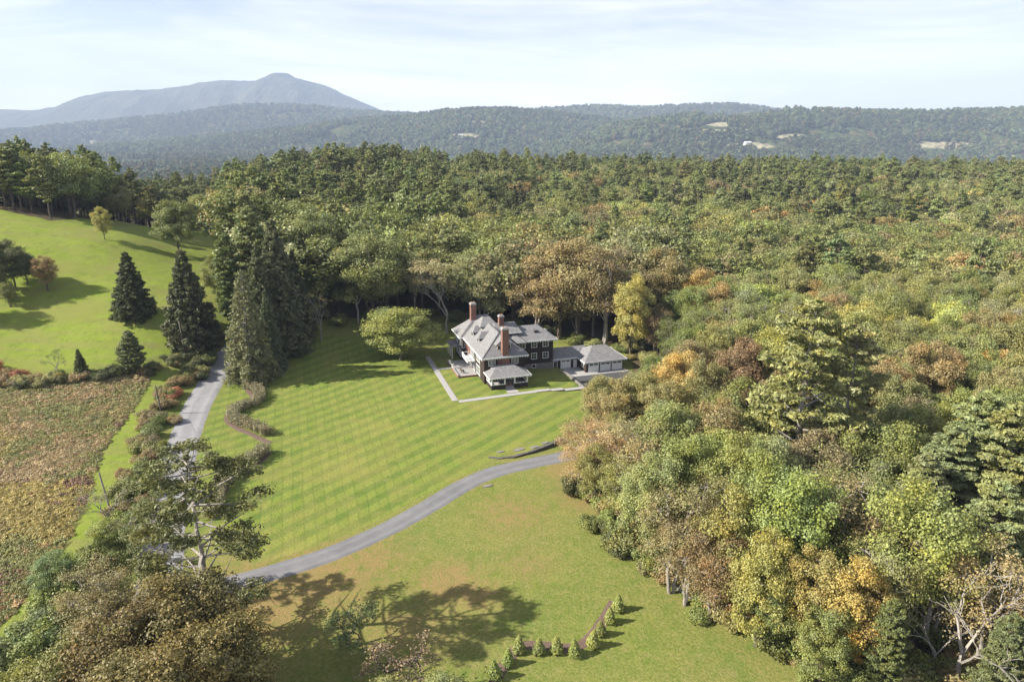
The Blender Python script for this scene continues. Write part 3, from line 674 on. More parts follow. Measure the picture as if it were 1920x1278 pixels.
# --- landmark trees round the lawn
put('spruce_c', P(474, 710), 27, (.115,.120,.075), 'tall grey lichen-covered spruce with a pale trunk at the end of the road', name='spruce_tree', wide=1.1)
put('spruce_b', P(532, 656), 35, (.090,.100,.055), 'tallest dark drooping spruce at the edge of the striped lawn', name='spruce_tree', wide=1.08)
put('wpine_b', T(462, 392, 33), 33, PINE_C, 'tall green pine behind the grey spruce by the road', name='pine_tree')
put('spruce_b', P(500, 672), 29, (.090,.102,.055), 'dark spruce squeezed between the grey spruce and the tallest spruce', name='spruce_tree', wide=1.0)
put('wpine_b', T(418, 440, 26), 26, (.095,.125,.05), 'leftmost green pine of the clump at the end of the road', name='pine_tree', wide=.8)
put('spruce_b', T(560, 430, 26), 26, (.05,.07,.03), 'dark spruce on the right of the tall lawn-edge clump', name='spruce_tree', wide=.8)
put('bare_b', P(603, 640), 17, (.16,.13,.06), 'slender white-barked birch standing on the shaded end of the lawn', name='birch_tree', wide=.62)
put('birch', P(672, 606), 27, SILV, 'grey-green tree with twin pale trunks behind the lawn', name='birch_tree', wide=1.25)
put('maple_c', P(700, 604), 27, (.12,.15,.06), 'tall pale-trunked tree between the lawn birch and the spreading tree', name='birch_tree', wide=1.2)
put('maple_b', at(636, 203), 20, (.10,.12,.05), 'dull green tree at the wood edge behind the birch', wide=.9)
put('maple_c', at(600, 212), 27, (.115,.13,.05), 'olive tree with a rounded top behind the white birch', wide=.9)
put('birch', at(778, 206), 23, (.19,.18,.09), 'small cream-barked tree with sparse tan leaves behind the spreading tree', name='birch_tree', wide=.8)
put('birch', P(838, 624), 24, (.185,.185,.105), 'broad silvery tree with a white trunk beside the far end of the house', wide=1.35, rz=.5)
put('maple_c', at(925, 203), 22, (.18,.18,.10), 'silvery tree rising right behind the far chimney', wide=1.1, rz=2.2)
put('thin_a', at(905, 207), 24, (.165,.17,.09), 'sparse grey-green tree behind the house chimneys', wide=1.1)
put('maple_a', P(752, 674), 14.2, (.165,.185,.045), 'low spreading yellow-green ornamental tree beside the striped lawn', name='ornamental_tree', wide=1.85)
put('maple_c', P(1048, 634), 29, (.190,.142,.075), 'tall orange-brown tree behind the wing of the house, leftmost of its group', wide=1.15)
put('maple_c', P(1082, 640), 31, (.165,.128,.068), 'tall tan-orange tree behind the gap between house and garage', wide=1.05)
put('thin_a', P(1132, 646), 30, (.165,.125,.070), 'tall brown-leaved tree with a straight white trunk behind the garage', wide=1.0)
put('thin_a', P(1008, 634), 20, (.19,.14,.075), 'shorter rusty tree at the left of the orange-brown group', wide=1.1)
put('maple_b', P(1181, 668), 23.5, (.215,.190,.055), 'narrow bright yellow tree at the corner of the garage', wide=.62)
put('birch', P(1112, 630), 29, (.15,.12,.065), 'grey-brown tree between the orange-brown group and the yellow tree', wide=1.1)
put('maple_b', at(1232, 205), 25, (.16,.14,.06), 'olive-brown tree behind the narrow yellow tree', wide=1.1)
put('spruce_a', T(1215, 540, 17), 17, DEEP, 'near-black conifer in shade right of the yellow tree', name='spruce_tree')
put('maple_a', T(1295, 535, 17), 17, (.088,.135,.040), 'blue-green round maple right of the yellow tree', wide=1.15)
put('maple_c', T(1335, 560, 16), 16, (.10,.145,.035), 'mid green maple in front of the blue-green round one', wide=1.0)
put('maple_a', T(1430, 530, 19), 19, (.115,.165,.035), 'broad bright green maple above the brown crown', wide=1.25)
put('maple_b', T(1500, 545, 16), 16, (.13,.17,.04), 'bright green maple at the left shoulder of the big pine', wide=1.1)
put('maple_a', T(1780, 565, 17), 17, (.24,.25,.05), 'yellow-green crown standing out in the right-hand wood', wide=1.1)
put('maple_b', T(1530, 520, 17), 17, ORANGE, 'wide orange crown behind the top of the big pine', wide=1.25)
put('maple_b', T(1880, 650, 16), 16, (.34,.19,.05), 'bright orange crown at the right edge of the wood', wide=1.1)

put('spruce_b', P(562, 636), 25, (.066,.078,.042), 'dark spruce with skirts on the lawn at the right of the clump', name='spruce_tree', wide=.85)
put('spruce_b', P(512, 694), 21, (.075,.085,.05), 'shorter dark spruce against the lichen-covered one', name='spruce_tree', wide=.8)
# --- the pasture
put('maple_b', P(197, 449), 10.5, (.20,.19,.05), 'small round olive-gold tree alone on top of the pasture', wide=.72)
put('maple_a', P(336, 474), 17, (.075,.11,.04), 'large dark green oak at the edge of the pasture', name='oak_tree', wide=1.1)
put('maple_c', P(412, 570), 14.5, (.12,.15,.05), 'loose green tree between the pasture and the spruce clump', wide=.85)
put('spruce_a', P(253, 592), 17, (.052,.064,.036), 'dark broad spruce standing alone in the pasture', name='spruce_tree', wide=1.12)
put('spruce_a', P(362, 640), 24, (.056,.070,.038), 'big dark spruce beside the roadside pole', name='spruce_tree', wide=1.02)
put('wpine_b', P(251, 700), 10.5, (.12,.135,.07), 'bushy grey-green young pine on the hedge line', name='pine_tree', wide=1.35)
put('bare_b', P(109, 705), 8, (.11,.13,.05), 'thin young tree on the hedge line, leftmost of the small ones', wide=.8)
put('spruce_a', P(155, 706), 6.8, (.06,.085,.035), 'small dark young fir on the hedge line', name='fir_tree', wide=.95)
for q, hh, c, lb in [((-10,558),15,(.07,.085,.035),'dark tree cut by the left edge of the photo'),((28,540),14,(.06,.08,.035),'dark green tree on the pasture slope near the left edge'),((52,532),9,(.08,.09,.04),'small dark tree between the dark green one and the brown one'),((90,545),10,(.19,.14,.07),'brownish autumn tree right of the dark pasture trees'),((-60,600),13,MID,'green tree outside the left corner of the pasture'),((20,575),7,OLIVE,'low olive tree in front of the dark pasture trees')]:
    put(['maple_a','maple_c','maple_b'][hh % 3], P(*q), hh, c, lb, wide=.95)
put('maple_c', at(222, 262), 14, (.13,.14,.075), 'pale green tree behind the lone olive-gold one', wide=1.2)
put('maple_a', at(388, 285), 16, MID, 'round green tree left of the timber power frame', wide=1.2); put('maple_c', at(432, 300), 14, OLIVE, 'olive tree just above the timber power frame', wide=1.1)

# --- foreground left
put('rpine', P(402, 1200), 24.5, (.070,.088,.036), 'big open-crowned red pine leaning over the road junction', name='pine_tree', wide=1.22, rz=3.6)
put('rpine', P(322, 1125), 15, (.085,.105,.045), 'smaller red pine to the left behind the big open-crowned one', name='pine_tree', wide=1.0, rz=1.5)
put('apple_bare', P(316, 1105), 9, (.12,.10,.05), 'gnarled brown tree behind the trunk of the red pine')
for q, hh, k, c, lb, w in [((318,1088),15,'maple_a',(.125,.108,.040),'large olive-bronze maple at the bottom left, right crown',1.15),((225,1125),15,'maple_c',(.125,.100,.040),'large bronze maple at the bottom left, middle crown',1.2),((405,1165),14,'maple_b',(.125,.100,.040),'bronze maple crown at the bottom left directly below the red pine',1.1),
        ((170,1065),10,'thin_a',(.165,.130,.060),'thin brown-leaved tree beside the road',1.3),((130,1205),13,'maple_b',(.12,.115,.045),'olive maple in the bottom left corner',1.1),((290,1210),15,'maple_a',(.12,.10,.038),'bronze maple at the bottom edge, second from the corner',1.1),((25,1262),11,'maple_a',(.085,.14,.035),'green tree in the very corner at bottom left',1.1)]:
    put(k, T(q[0], q[1], hh), hh, c, lb, wide=w)
put('bare_b', P(205, 985), 7.5, (.10,.10,.055), 'grey twiggy tree beside the leaning pole', wide=1.3)
put('bare_b', P(250, 1040), 7, (.11,.10,.055), 'second grey twiggy tree on the verge by the road', wide=1.3)
put('maple_b', P(212, 1035), 5.5, (.10,.145,.035), 'bright green sapling on the verge', wide=1.3, cat='sapling')
put('maple_c', P(115, 1115), 6.5, (.12,.17,.08), 'pale silvery green sumac on the verge', wide=1.3, cat='sumac')
put('apple', P(652, 1210), 7.2, (.115,.135,.065), 'small twisted apple tree with grey-green leaves on the lower lawn', name='apple_tree', cat='apple tree', wide=1.55)
put('apple_bare', P(746, 1276), 8.2, (.14,.10,.07), 'almost leafless twisted apple tree at the bottom of the lower lawn', name='apple_tree', cat='apple tree', wide=1.6)
put('maple_b', T(705, 1275, 8), 8, (.155,.165,.07), 'small dull green treetop at the bottom edge, left one'); put('maple_b', T(822, 1277, 8), 8, (.15,.165,.07), 'small dull green treetop at the bottom edge, right one')

# --- the wood right of the lawn, hand placed
put('wpine_a', T(1530, 566, 34), 34, (.190,.195,.080), 'giant white pine towering over the right-hand wood', name='pine_tree', wide=1.05, rz=1)
put('wpine_a', T(1612, 612, 30), 30, (.175,.185,.080), 'big white pine just right of the giant one', name='pine_tree', wide=1.0, rz=2.6)
put('wpine_a', T(1480, 700, 20), 20, (.13,.15,.06), 'ragged lower white pine left of the giant one', name='pine_tree', wide=1.0, rz=4.4)
for q, hh, lb in [((1852,738),24,'dense blue-green pine at the right edge, tallest there'),((1792,800),20,'blue-green pine left of the dense right-edge one'),((1915,760),24,'blue-green pine cut by the right edge of the photo'),((1742,852),18,'lower blue-green pine leaning out of the right wood'),((1885,905),18,'blue-green pine below the right-edge pines'),((1700,960),13,'small soft pine deep in the right wood')]:
    put('wpine_b', T(q[0], q[1], hh), hh, (.125, .160, .075), lb, name='pine_tree', wide=1.15)
W_ = [((1132,700),12,'maple_a',(.16,.15,.07),'khaki-brown crown hiding the court of the garage',1.05),((1196,688),13,'thin_a',(.17,.15,.08),'grey-brown crown right below the garage doors',1.25),((1168,700),13,'maple_b',(.165,.150,.070),'khaki crown nearest the garage drive',1.0),((1140,722),11,'thin_a',(.215,.165,.095),'sparse tan crown in front of the garage doors',1.15),((1092,775),9,'thin_a',(.22,.155,.095),'thin reddish tan tree reaching out over the lawn',1.3),((1120,830),8,'maple_c',(.16,.165,.06),'olive tree at the foot of the tan ones',1.1),((1212,692),13.5,'maple_a',(.15,.145,.065),'dull olive crown behind the khaki one',1.05),((1135,785),9.5,'thin_a',(.235,.165,.095),'thin tan-leaved tree leaning over the driveway',1.25),((1100,812),8,'thin_a',(.235,.160,.09),'low tan tree where the driveway enters the wood',1.3),
 ((1252,705),12,'maple_a',(.165,.155,.06),'khaki crown at the top of the tan trees',1.0),((1285,645),14,'maple_b',(.235,.185,.06),'gold-tinged crown right of the garage',1.1),((1330,668),14,'maple_c',(.150,.145,.055),'olive crown between the gold-tinged and the brown ones',1.0),((1392,624),15,'maple_b',(.165,.105,.065),'dark rusty brown crown left of the giant pine',1.15),
 ((1210,765),13,'thin_a',(.19,.165,.09),'faded tan crown on the wood edge',1.15),((1265,745),14,'maple_a',(.130,.155,.062),'tall grey-green maple on the wood edge, upper one',1.0),((1230,845),13,'maple_c',(.120,.150,.065),'grey-green maple on the wood edge, lower one',1.0),((1180,850),10,'thin_a',(.18,.165,.06),'low khaki tree at the bend of the wood edge',1.1),
 ((1300,800),14,'maple_b',(.105,.135,.05),'green crown deep between the grey-green maples',.95),((1345,745),14,'maple_a',(.175,.145,.06),'bronze crown left of the ragged white pine',.95),((1275,905),12,'thin_a',(.18,.145,.075),'bronze-brown thin crown above the lower lawn',1.1),((1330,880),13,'thin_a',(.15,.14,.065),'olive-brown crown in the middle of the wood',1.1),
 ((1395,800),15,'maple_c',(.105,.145,.035),'bright green upright maple, left of a pair',.95),((1445,850),15,'maple_a',(.105,.155,.035),'bright green upright maple, right of a pair',.95),((1400,905),13,'maple_b',(.185,.185,.045),'yellow-green crown below the pair of green maples',1.0),((1510,880),15,'maple_a',(.095,.155,.035),'rich green round maple under the giant pine',1.05),
 ((1590,885),14,'thin_a',(.155,.125,.06),'brown crown right of the rich green maple',1.2),((1350,985),10,'thin_a',(.19,.125,.06),'low bronze tree at the lawn edge',1.1),((1300,960),10,'thin_a',(.165,.135,.065),'twiggy brown tree at the lawn edge',1.2),((1445,985),12,'maple_b',(.20,.185,.055),'yellowing crown facing the lower lawn',.9),
 ((1530,1020),11,'maple_c',(.185,.17,.06),'khaki-gold crown facing the lower lawn',.95),((1480,1060),9,'maple_a',(.11,.135,.04),'small green tree behind the lawn-edge shrubs',1.0),((1605,1035),11,'maple_b',(.225,.175,.05),'gold and rust crown low in the wood',1.0),((1725,905),15,'maple_a',(.155,.175,.05),'lime-green maple in front of the blue-green pines',1.15),
 ((1790,960),13,'thin_a',(.20,.19,.05),'thin lime and orange crown beside the dead tree',1.1),((1665,1000),12,'thin_a',(.15,.14,.06),'sparse brown-green tree left of the lime maple',1.0),((1640,1110),8,'maple_b',(.22,.16,.045),'orange-yellow small tree near the bottom edge',1.0),((1560,1120),8,'maple_c',(.12,.15,.05),'light green small tree on the lawn edge',1.1),
 ((1900,1010),13,'thin_a',(.175,.135,.065),'rusty sparse tree at the right edge',1.1),((1905,1150),10,'wpine_b',(.09,.12,.06),'soft grey-green pine in the bottom right corner',1.1),((1680,1120),9,'wpine_b',(.09,.115,.05),'dark soft pine behind the dead branches',1.1)]
for q, hh, k, c, lb, w in W_:
    hh *= 1.32 if q[1] > 760 or q[0] > 1240 else 1.12
    put(k, T(q[0], q[1] + 4, hh), hh, c, lb, wide=w * .80, name='pine_tree' if k.startswith('wp') else 'tree')
put('bare_a', P(1790, 1300), 19, label='large leafless dead tree with pink-grey limbs at bottom right', name='dead_tree', cat='dead tree', wide=1.25, rz=1.2)
put('bare_a', P(1745, 1260), 11, label='smaller bleached dead tree left of the large dead one', name='dead_tree', cat='dead tree', wide=1.3, rz=3)
put('bare_a', P(1640, 1160), 12, label='bleached dead tree leaning in the middle of the right wood', name='dead_tree', cat='dead tree', wide=1.3, rz=5, lean=(.25, .2))

# --- fill the near wood
def fill():
    n = 0; cand = []
    for y in np.arange(48, 205, 6.7):
        for x in np.arange(8, 190, 6.7): cand.append((x + rng.normal() * 1.6, y + rng.normal() * 1.6))
    cand = np.array(cand); ok = inpoly(cand[:, 0], cand[:, 1], Z_WOOD)
    # keep clear of the edge of the lawn, the garage and the driveway
    u, v = w2loc(cand[:, 0], cand[:, 1]); ok &= ~((u > -5) & (u < 45) & (v > -18) & (v < 22))
    ed = np.array(WOOD_EDGE)
    for (x, y), good in zip(cand, ok):
        if not good or abs(x) > y * .80 + 8: continue
        if min((x - a)**2 + (y - b)**2 for a, b in ed) < 30: continue
        if any((x - a)**2 + (y - b)**2 < 24 for a, b in PLACED): continue
        r = rng.random(); warm = fbm(x, y, 45, 2, 71)[()] if np.ndim(x) == 0 else 0
        key = ['maple_a', 'maple_b', 'maple_c', 'thin_a'][int(r * 4)]
        pal = [MID, OLIVE, GREEN, KHAKI, SILV, BROWN, ORANGE, YELL, LIME, RUST]; wgt = np.array([8, 6, 4, 4, 2, 1.8, 1.5 + 5 * max(0, warm - .5) * (y > 110), 1.2, 1.6, 1.0 + 4 * max(0, warm - .55)]); wgt /= wgt.sum()
        c = pal[int(rng.choice(10, p=wgt))]; hh = 13.5 + 5 * rng.random() + (y > 120) * 2
        sx, sy = sight(x, y, tz(x, y) + hh * 1.12)
        if sx < 1290 and sy < 720: hh *= .72; sx, sy = sight(x, y, tz(x, y) + hh * 1.12)
        if sx < 1230 and sy < 705 or (sx > 1690 and sy > 1020): continue
        pass
        plant(key, (x, y, tz(x, y)), hh, c, '%s %s crown %s' % ('big' if hh > 13 else 'small' if hh < 10.5 else 'mid-sized', cname(c), where(x, y, tz(x, y) + hh)), 'tree', 'trees filling the right-hand wood', wide=.80 + .15 * rng.random()); PLACED.append((x, y)); n += 1
    return n
print('fill', fill())

# --- the wood beyond: 300 nearest of each kind as things, the rest massed
def forest():
    pts = []
    y = 178.0
    while y < 1150:
        s = 8.3 + max(0, y - 450) * .005
        for x in np.arange(-(y * .82 + 60), y * .82 + 60, s): pts.append((x + rng.normal() * s * .27, y + rng.normal() * s * .27))
        y += s * .92
    pts = np.array(pts); x, y = pts.T
    ok = inpoly(x, y, Z_WOOD) | ((y > 640) & (y < 1150))
    u, v = w2loc(x, y); ok &= ~((u > -14) & (u < 46) & (v > -18) & (v < 34))
    ok &= ~((y < 205) & (x > 8) & inpoly(x, y, Z_WOOD) & (x < 190) & (y < 203))
    PL = np.array(PLACED); d2 = ((x[:, None] - PL[:, 0])**2 + (y[:, None] - PL[:, 1])**2).min(1); ok &= d2 > 22
    ok &= ~((x / y < -.42) & (y > 330) & (rng.random(len(x)) < .5))
    x, y = x[ok], y[ok]; z = terrain(x, y)
    n = len(x); warm = fbm(x, y, 60, 3, 71); con = fbm(x, y, 55, 3, 77); az = x / y
    # share of pines: nearly all on the left and far back, leafy trees to the right and near
    pp = .93 * sstep(-.02, -.12, az) + .0
    pp = np.maximum(pp, sstep(250, 340, y) * .62 + .0 * az); pp = np.where(az > .02, .10 + .60 * sstep(250, 700, y) + .30 * (con > .58), np.minimum(pp, .80))
    pp = np.where((az > -.32) & (az < -.08) & (y < 250), .35, pp)
    r = rng.random(n); kind = np.where(r < pp, 1, 0); kind = np.where((con > .60) & (rng.random(n) < .55) & (y > 300), 2, kind); kind = np.where(rng.random(n) < .02, 3, kind); kind = np.where((kind == 1) & (rng.random(n) < .06), 2, kind)
    Hh = np.where(kind == 0, 14.5 + 5.5 * rng.random(n) + 7 * ((y < 262) & (az < .22)), np.where(kind == 1, 16 + 12 * rng.random(n) ** 1.3 + 3 * (az < -.1), np.where(kind == 2, 14 + 6 * rng.random(n), 14 + 4 * rng.random(n))))
    Hh = np.where((y > 600), Hh * .8, Hh)
    Hh = np.where(az < -.40, Hh * .86, Hh)
    cols = []
    pal = [MID, OLIVE, GREEN, KHAKI, SILV, BROWN, ORANGE, YELL, LIME, RUST]
    for i in range(n):
        if kind[i] == 1: c = (PINE_C, (.112,.142,.056), (.085,.112,.045), (.140,.158,.068), (.12,.12,.056))[int(rng.choice(5, p=[.3,.3,.2,.14,.06]))]
        elif kind[i] == 2: c = DEEP
        elif kind[i] == 3: c = BROWN
        else:
            a = max(0, warm[i] - .42) * 3 * (az[i] > .12) * (y[i] < 420); w = np.array([4, 4.5, 2.8, 3.5, 1, 1.2 + a * 1.5, .5 + 4.5 * a, 1 + 2 * a, 1.5, .35 + 2.2 * a]); c = pal[int(rng.choice(10, p=w / w.sum()))]
        cols.append(c)
    order = np.argsort(x*x + y*y); used = {0: 0, 1: 0, 2: 0, 3: 0}; cap = {0: max(60, 320 - len(PLACED)), 1: 285, 2: 60, 3: 40}; print('cap', cap)
    keys = {0: ['fb_0', 'fb_1', 'fb_2', 'fb_3'], 1: ['fp_0', 'fp_1', 'fp_2'], 2: ['fs_0', 'fs_1'], 3: ['fd_0']}
    nm = {0: 'tree', 1: 'pine_tree', 2: 'spruce_tree', 3: 'bare_tree'}; word = {0: 'leafy', 1: 'pine', 2: 'spruce', 3: 'half-bare'}
    rest = {0: [], 1: [], 2: [], 3: []}
    for i in order:
        k = int(kind[i])
        inview = abs(az[i]) < .80
        if inview and used[k] < cap[k]:
            used[k] += 1
            reg = 'at the dark wood edge above the pasture' if az[i] < -.38 else 'in the wood behind the spruce clump' if az[i] < -.2 else 'in the wood behind the lawn and house' if az[i] < .06 else 'in the mixed wood behind the garage' if az[i] < .3 else 'in the autumn wood at the right'
            tall = '' if k != 1 else ('tall ' if Hh[i] > 23 else 'medium ')
            plant(keys[k][int(rng.integers(len(keys[k])))], (x[i], y[i], z[i]), Hh[i], cols[i], '%s%s %s crown %s' % (tall, cname(cols[i]), word[k], where(x[i], y[i], z[i] + Hh[i])), {0: 'tree', 1: 'pine', 2: 'spruce', 3: 'bare tree'}[k], {0: 'leafy trees of the wood beyond', 1: 'pines of the wood beyond', 2: 'spruces of the wood beyond', 3: 'thin trees of the wood beyond'}[k], name=nm[k], wide=(1.0 + .25 * rng.random()))
        else: rest[k].append(i)
    protocol = bpy.data.collections.new('massed_wood_sources')       # not linked to the scene
    for k, lab in ((0, 'mass of leafy trees filling the distant wood'), (1, 'mass of pines filling the distant wood'), (2, 'dark spruces scattered through the distant wood'), (3, 'bare brown crowns scattered through the distant wood')):
        ii = np.array(rest[k]); 
        srcs = []
        for key in keys[k]:
            t, cm, h0 = with_mat(key, 'leaf_far')
            # one object: trunk and crown joined
            a = bpy.data.objects.new('src', joined(t, cm)); srcs.append((a, h0))
        tint = np.array([jit(cols[i]) for i in ii]); h0 = srcs[0][1]
        mass({0: 'leafy_wood', 1: 'pine_wood', 2: 'spruce_wood', 3: 'bare_wood'}[k], np.c_[x[ii], y[ii], z[ii]], Hh[ii] / h0, tint, [s[0] for s in srcs], lab, 'wood')
def joined(t, cm):
    def arr(me):
        v = np.zeros(len(me.vertices) * 3, np.float32); me.vertices.foreach_get('co', v); return v.reshape(-1, 3)
    v1, v2 = arr(t), arr(cm); quads = [p.vertices[:] for p in t.polygons if len(p.vertices) == 4]
    nf = len(cm.polygons); f2 = np.zeros(nf * 4, np.int32); cm.loops.foreach_get('vertex_index', f2)
    lv = np.zeros(nf, np.float32); cv = np.zeros(nf, np.float32); cm.attributes['leafvar'].data.foreach_get('value', lv); cm.attributes['clumpvar'].data.foreach_get('value', cv)
    F_ = np.r_[np.array(quads), f2.reshape(-1, 4) + len(v1)]; q = len(quads)
    return mesh_np('tree_source', np.r_[v1, v2], F_, [M['bark'], M['leaf_far']], {'leafvar': ('FACE', np.r_[np.zeros(q), lv]), 'clumpvar': ('FACE', np.r_[np.zeros(q), cv])}, matidx=np.r_[np.zeros(q), np.ones(nf)])
def mass(name, pts, scl, tint, srcs, label, cat, kind='stuff', squash=None):
    me = bpy.data.meshes.new(name); me.vertices.add(len(pts)); me.vertices.foreach_set('co', np.asarray(pts, np.float32).ravel())
    g = np.random.default_rng(3)
    s3 = np.c_[scl * (1.0 + .25 * g.random(len(scl))), scl * (1.0 + .25 * g.random(len(scl))), scl]
    a = me.attributes.new('scl', 'FLOAT_VECTOR', 'POINT'); a.data.foreach_set('vector', s3.astype(np.float32).ravel())
    a = me.attributes.new('rotz', 'FLOAT_VECTOR', 'POINT'); a.data.foreach_set('vector', np.c_[g.normal(0, .03, len(pts)), g.normal(0, .03, len(pts)), g.random(len(pts)) * 6.28].astype(np.float32).ravel())
    a = me.attributes.new('pick', 'INT', 'POINT'); a.data.foreach_set('value', g.integers(0, len(srcs), len(pts)).astype(np.int32))
    a = me.attributes.new('tint', 'FLOAT_COLOR', 'POINT'); a.data.foreach_set('color', np.asarray(tint, np.float32).ravel())
    o = link(bpy.data.objects.new(name, me)); tag(o, label, cat, kind=kind)
    ng = bpy.data.node_groups.new(name + '_scatter', 'GeometryNodeTree'); ng.is_modifier = True
    ng.interface.new_socket('Geometry', in_out='INPUT', socket_type='NodeSocketGeometry'); ng.interface.new_socket('Geometry', in_out='OUTPUT', socket_type='NodeSocketGeometry')
    n, l = ng.nodes, ng.links; gi = n.new('NodeGroupInput'); go = n.new('NodeGroupOutput'); iop = n.new('GeometryNodeInstanceOnPoints'); jg = n.new('GeometryNodeJoinGeometry')
    m2p = n.new('GeometryNodeMeshToPoints'); l.new(gi.outputs[0], m2p.inputs[0])
    for s in srcs:
        oi = n.new('GeometryNodeObjectInfo'); oi.inputs['Object'].default_value = s; oi.inputs['As Instance'].default_value = True; l.new(oi.outputs['Geometry'], jg.inputs[0])
    def na(nm, t): q = n.new('GeometryNodeInputNamedAttribute'); q.data_type = t; q.inputs['Name'].default_value = nm; return q.outputs[0]
    l.new(m2p.outputs[0], iop.inputs['Points']); l.new(jg.outputs[0], iop.inputs['Instance']); iop.inputs['Pick Instance'].default_value = True
    l.new(na('pick', 'INT'), iop.inputs['Instance Index']); l.new(na('scl', 'FLOAT_VECTOR'), iop.inputs['Scale'])
    e2r = n.new('FunctionNodeEulerToRotation'); l.new(na('rotz', 'FLOAT_VECTOR'), e2r.inputs[0]); l.new(e2r.outputs[0], iop.inputs['Rotation'])
    l.new(iop.outputs[0], go.inputs[0])
    md = o.modifiers.new('scatter', 'NODES'); md.node_group = ng
    return o
forest()

# ------------------------------------------------------------------ the house (u = along the front, v = depth, in its own frame)
def hip_roof(rect, z, ridge, zr, th=.22, overlap=0):
    """roof over rect (u0,v0,u1,v1) with eave height z and ridge ((ua,va),(ub,vb)) at zr; slopes and a fascia as one solid"""
    u0, v0, u1, v1 = rect; (a0, b0), (a1, b1) = ridge
    e = [(u0, v0), (u1, v0), (u1, v1), (u0, v1)]
    pts = [(x, y, z) for x, y in e] + [(x, y, z - th) for x, y in e] + [(a0, b0, zr), (a1, b1, zr)]
    m = MB()
    if abs(a1 - a0) > abs(b1 - b0):       # ridge along u
        f = [(0, 1, 9, 8), (1, 2, 9), (2, 3, 8, 9), (3, 0, 8)]
    else:                                  # ridge along v
        f = [(0, 1, 8), (1, 2, 9, 8), (2, 3, 9), (3, 0, 8, 9)]
    f += [(0, 4, 5, 1), (1, 5, 6, 2), (2, 6, 7, 3), (3, 7, 4, 0), (7, 6, 5, 4)]
    return m.poly(pts, f)
def fascia(mb, rect, z, w=.10, h=.26, sides='0123', off=.012):
    u0, v0, u1, v1 = rect; a = off
    if '0' in sides: mb.box((u0 - a - w, v0 - a - w, z - h), (u1 + a + w, v0 - a, z + .03))
    if '2' in sides: mb.box((u0 - a - w, v1 + a, z - h), (u1 + a + w, v1 + a + w, z + .03))
    if '1' in sides: mb.box((u1 + a, v0 - a + .002, z - h), (u1 + a + w, v1 + a - .002, z + .028))
    if '3' in sides: mb.box((u0 - a - w, v0 - a + .002, z - h), (u0 - a, v1 + a - .002, z + .028))
def tails(mb, rect, z, step=.62, sides='03', L=.42):
    u0, v0, u1, v1 = rect
    for s in sides:
        if s in '02':
            v = v0 if s == '0' else v1; d = 1 if s == '0' else -1; n = int((u1 - u0) / step)
            for i in range(n + 1): u = u0 + .1 + (u1 - u0 - .2) * i / n; mb.box((u - .07, v + d*.02, z - .52), (u + .07, v + d * L, z - .265))
        else:
            u = u1 if s == '1' else u0; d = 1 if s == '3' else -1; n = int((v1 - v0) / step)
            for i in range(n + 1): v = v0 + .1 + (v1 - v0 - .2) * i / n; mb.box((u + d*.02, v - .07, z - .52), (u + d * L, v + .07, z - .265))
def face(plane, c):
    """mapper: (a along the wall, z, outward depth) -> local point.  planes: 'f' faces -v, 'l' faces -u, 'r' faces +u, 'b' faces +v"""
    return {'f': lambda a, z, d: (a, c - d, z), 'l': lambda a, z, d: (c - d, a, z), 'r': lambda a, z, d: (c + d, a, z), 'b': lambda a, z, d: (a, c + d, z)}[plane]
def window(par, plane, c, a0, a1, z0, z1, cols=2, rows=2, name='window', mull=None, label=None):
    m = face(plane, c); fr = MB(); t = .13
    for A, B in (((a0 - t, z0 - t), (a0, z1 + t)), ((a1, z0 - t), (a1 + t, z1 + t)), ((a0, z1), (a1, z1 + t)), ((a0, z0 - t), (a1, z0))):
        fr.box(m(A[0], A[1], -.02), m(B[0], B[1], .09))
    if mull:
        for q in mull: fr.box(m(q - .06, z0, -.02), m(q + .06, z1, .085))
    o = fr.build(name, M['white'], par)
    if label: o['label'] = label
    MB().box(m(a0, z0, -.10), m(a1, z1, .012)).build('pane', M['glass'], o)
    mu = MB()
    for i in range(1, cols): x = a0 + (a1 - a0) * i / cols; mu.box(m(x - .022, z0, .014), m(x + .022, z1, .05))
    for i in range(1, rows): x = z0 + (z1 - z0) * i / rows; mu.box(m(a0, x - .022, .016), m(a1, x + .022, .054))
    if cols > 1 or rows > 1: mu.build('muntin', M['white'], o)
    return o
def chimney(par, u0, u1, v0, v1, z0, z1, label=None):
    o = MB().box((u0, v0, z0), (u1, v1, z1)).build('chimney', M['brick'], par)
    if label: o['label'] = label
    k = MB(); k.box((u0 - .12, v0 - .12, z1 - .02), (u1 + .12, v1 + .12, z1 + .28)); k.box((u0 + .08, v0 + .08, z1 + .28), (u1 - .08, v1 - .08, z1 + .5)); k.build('chimney_cap', M['concrete'], o)
    q = MB(); 
    for i in (0.3, 0.7): q.lathe([(.16, 0), (.14, .28)], (u0 + (u1 - u0) * i, (v0 + v1) / 2, z1 + .5), 8)
    q.build('flue', M['terracotta'], o)
HX, HY = HO
house = tag(empty('house', (HX, HY, 0), HA), 'large brown-shingled country house with grey hipped roofs and three brick chimneys', 'house')
mainw = MB(); mainw.box((0, 0, -.6), (10, 21.0, 6.3)); mainw.box((-1.0, 18.5, -.6), (9.9, 26, 6.29)); mainw.build('main_wall', M['shingle'], house)
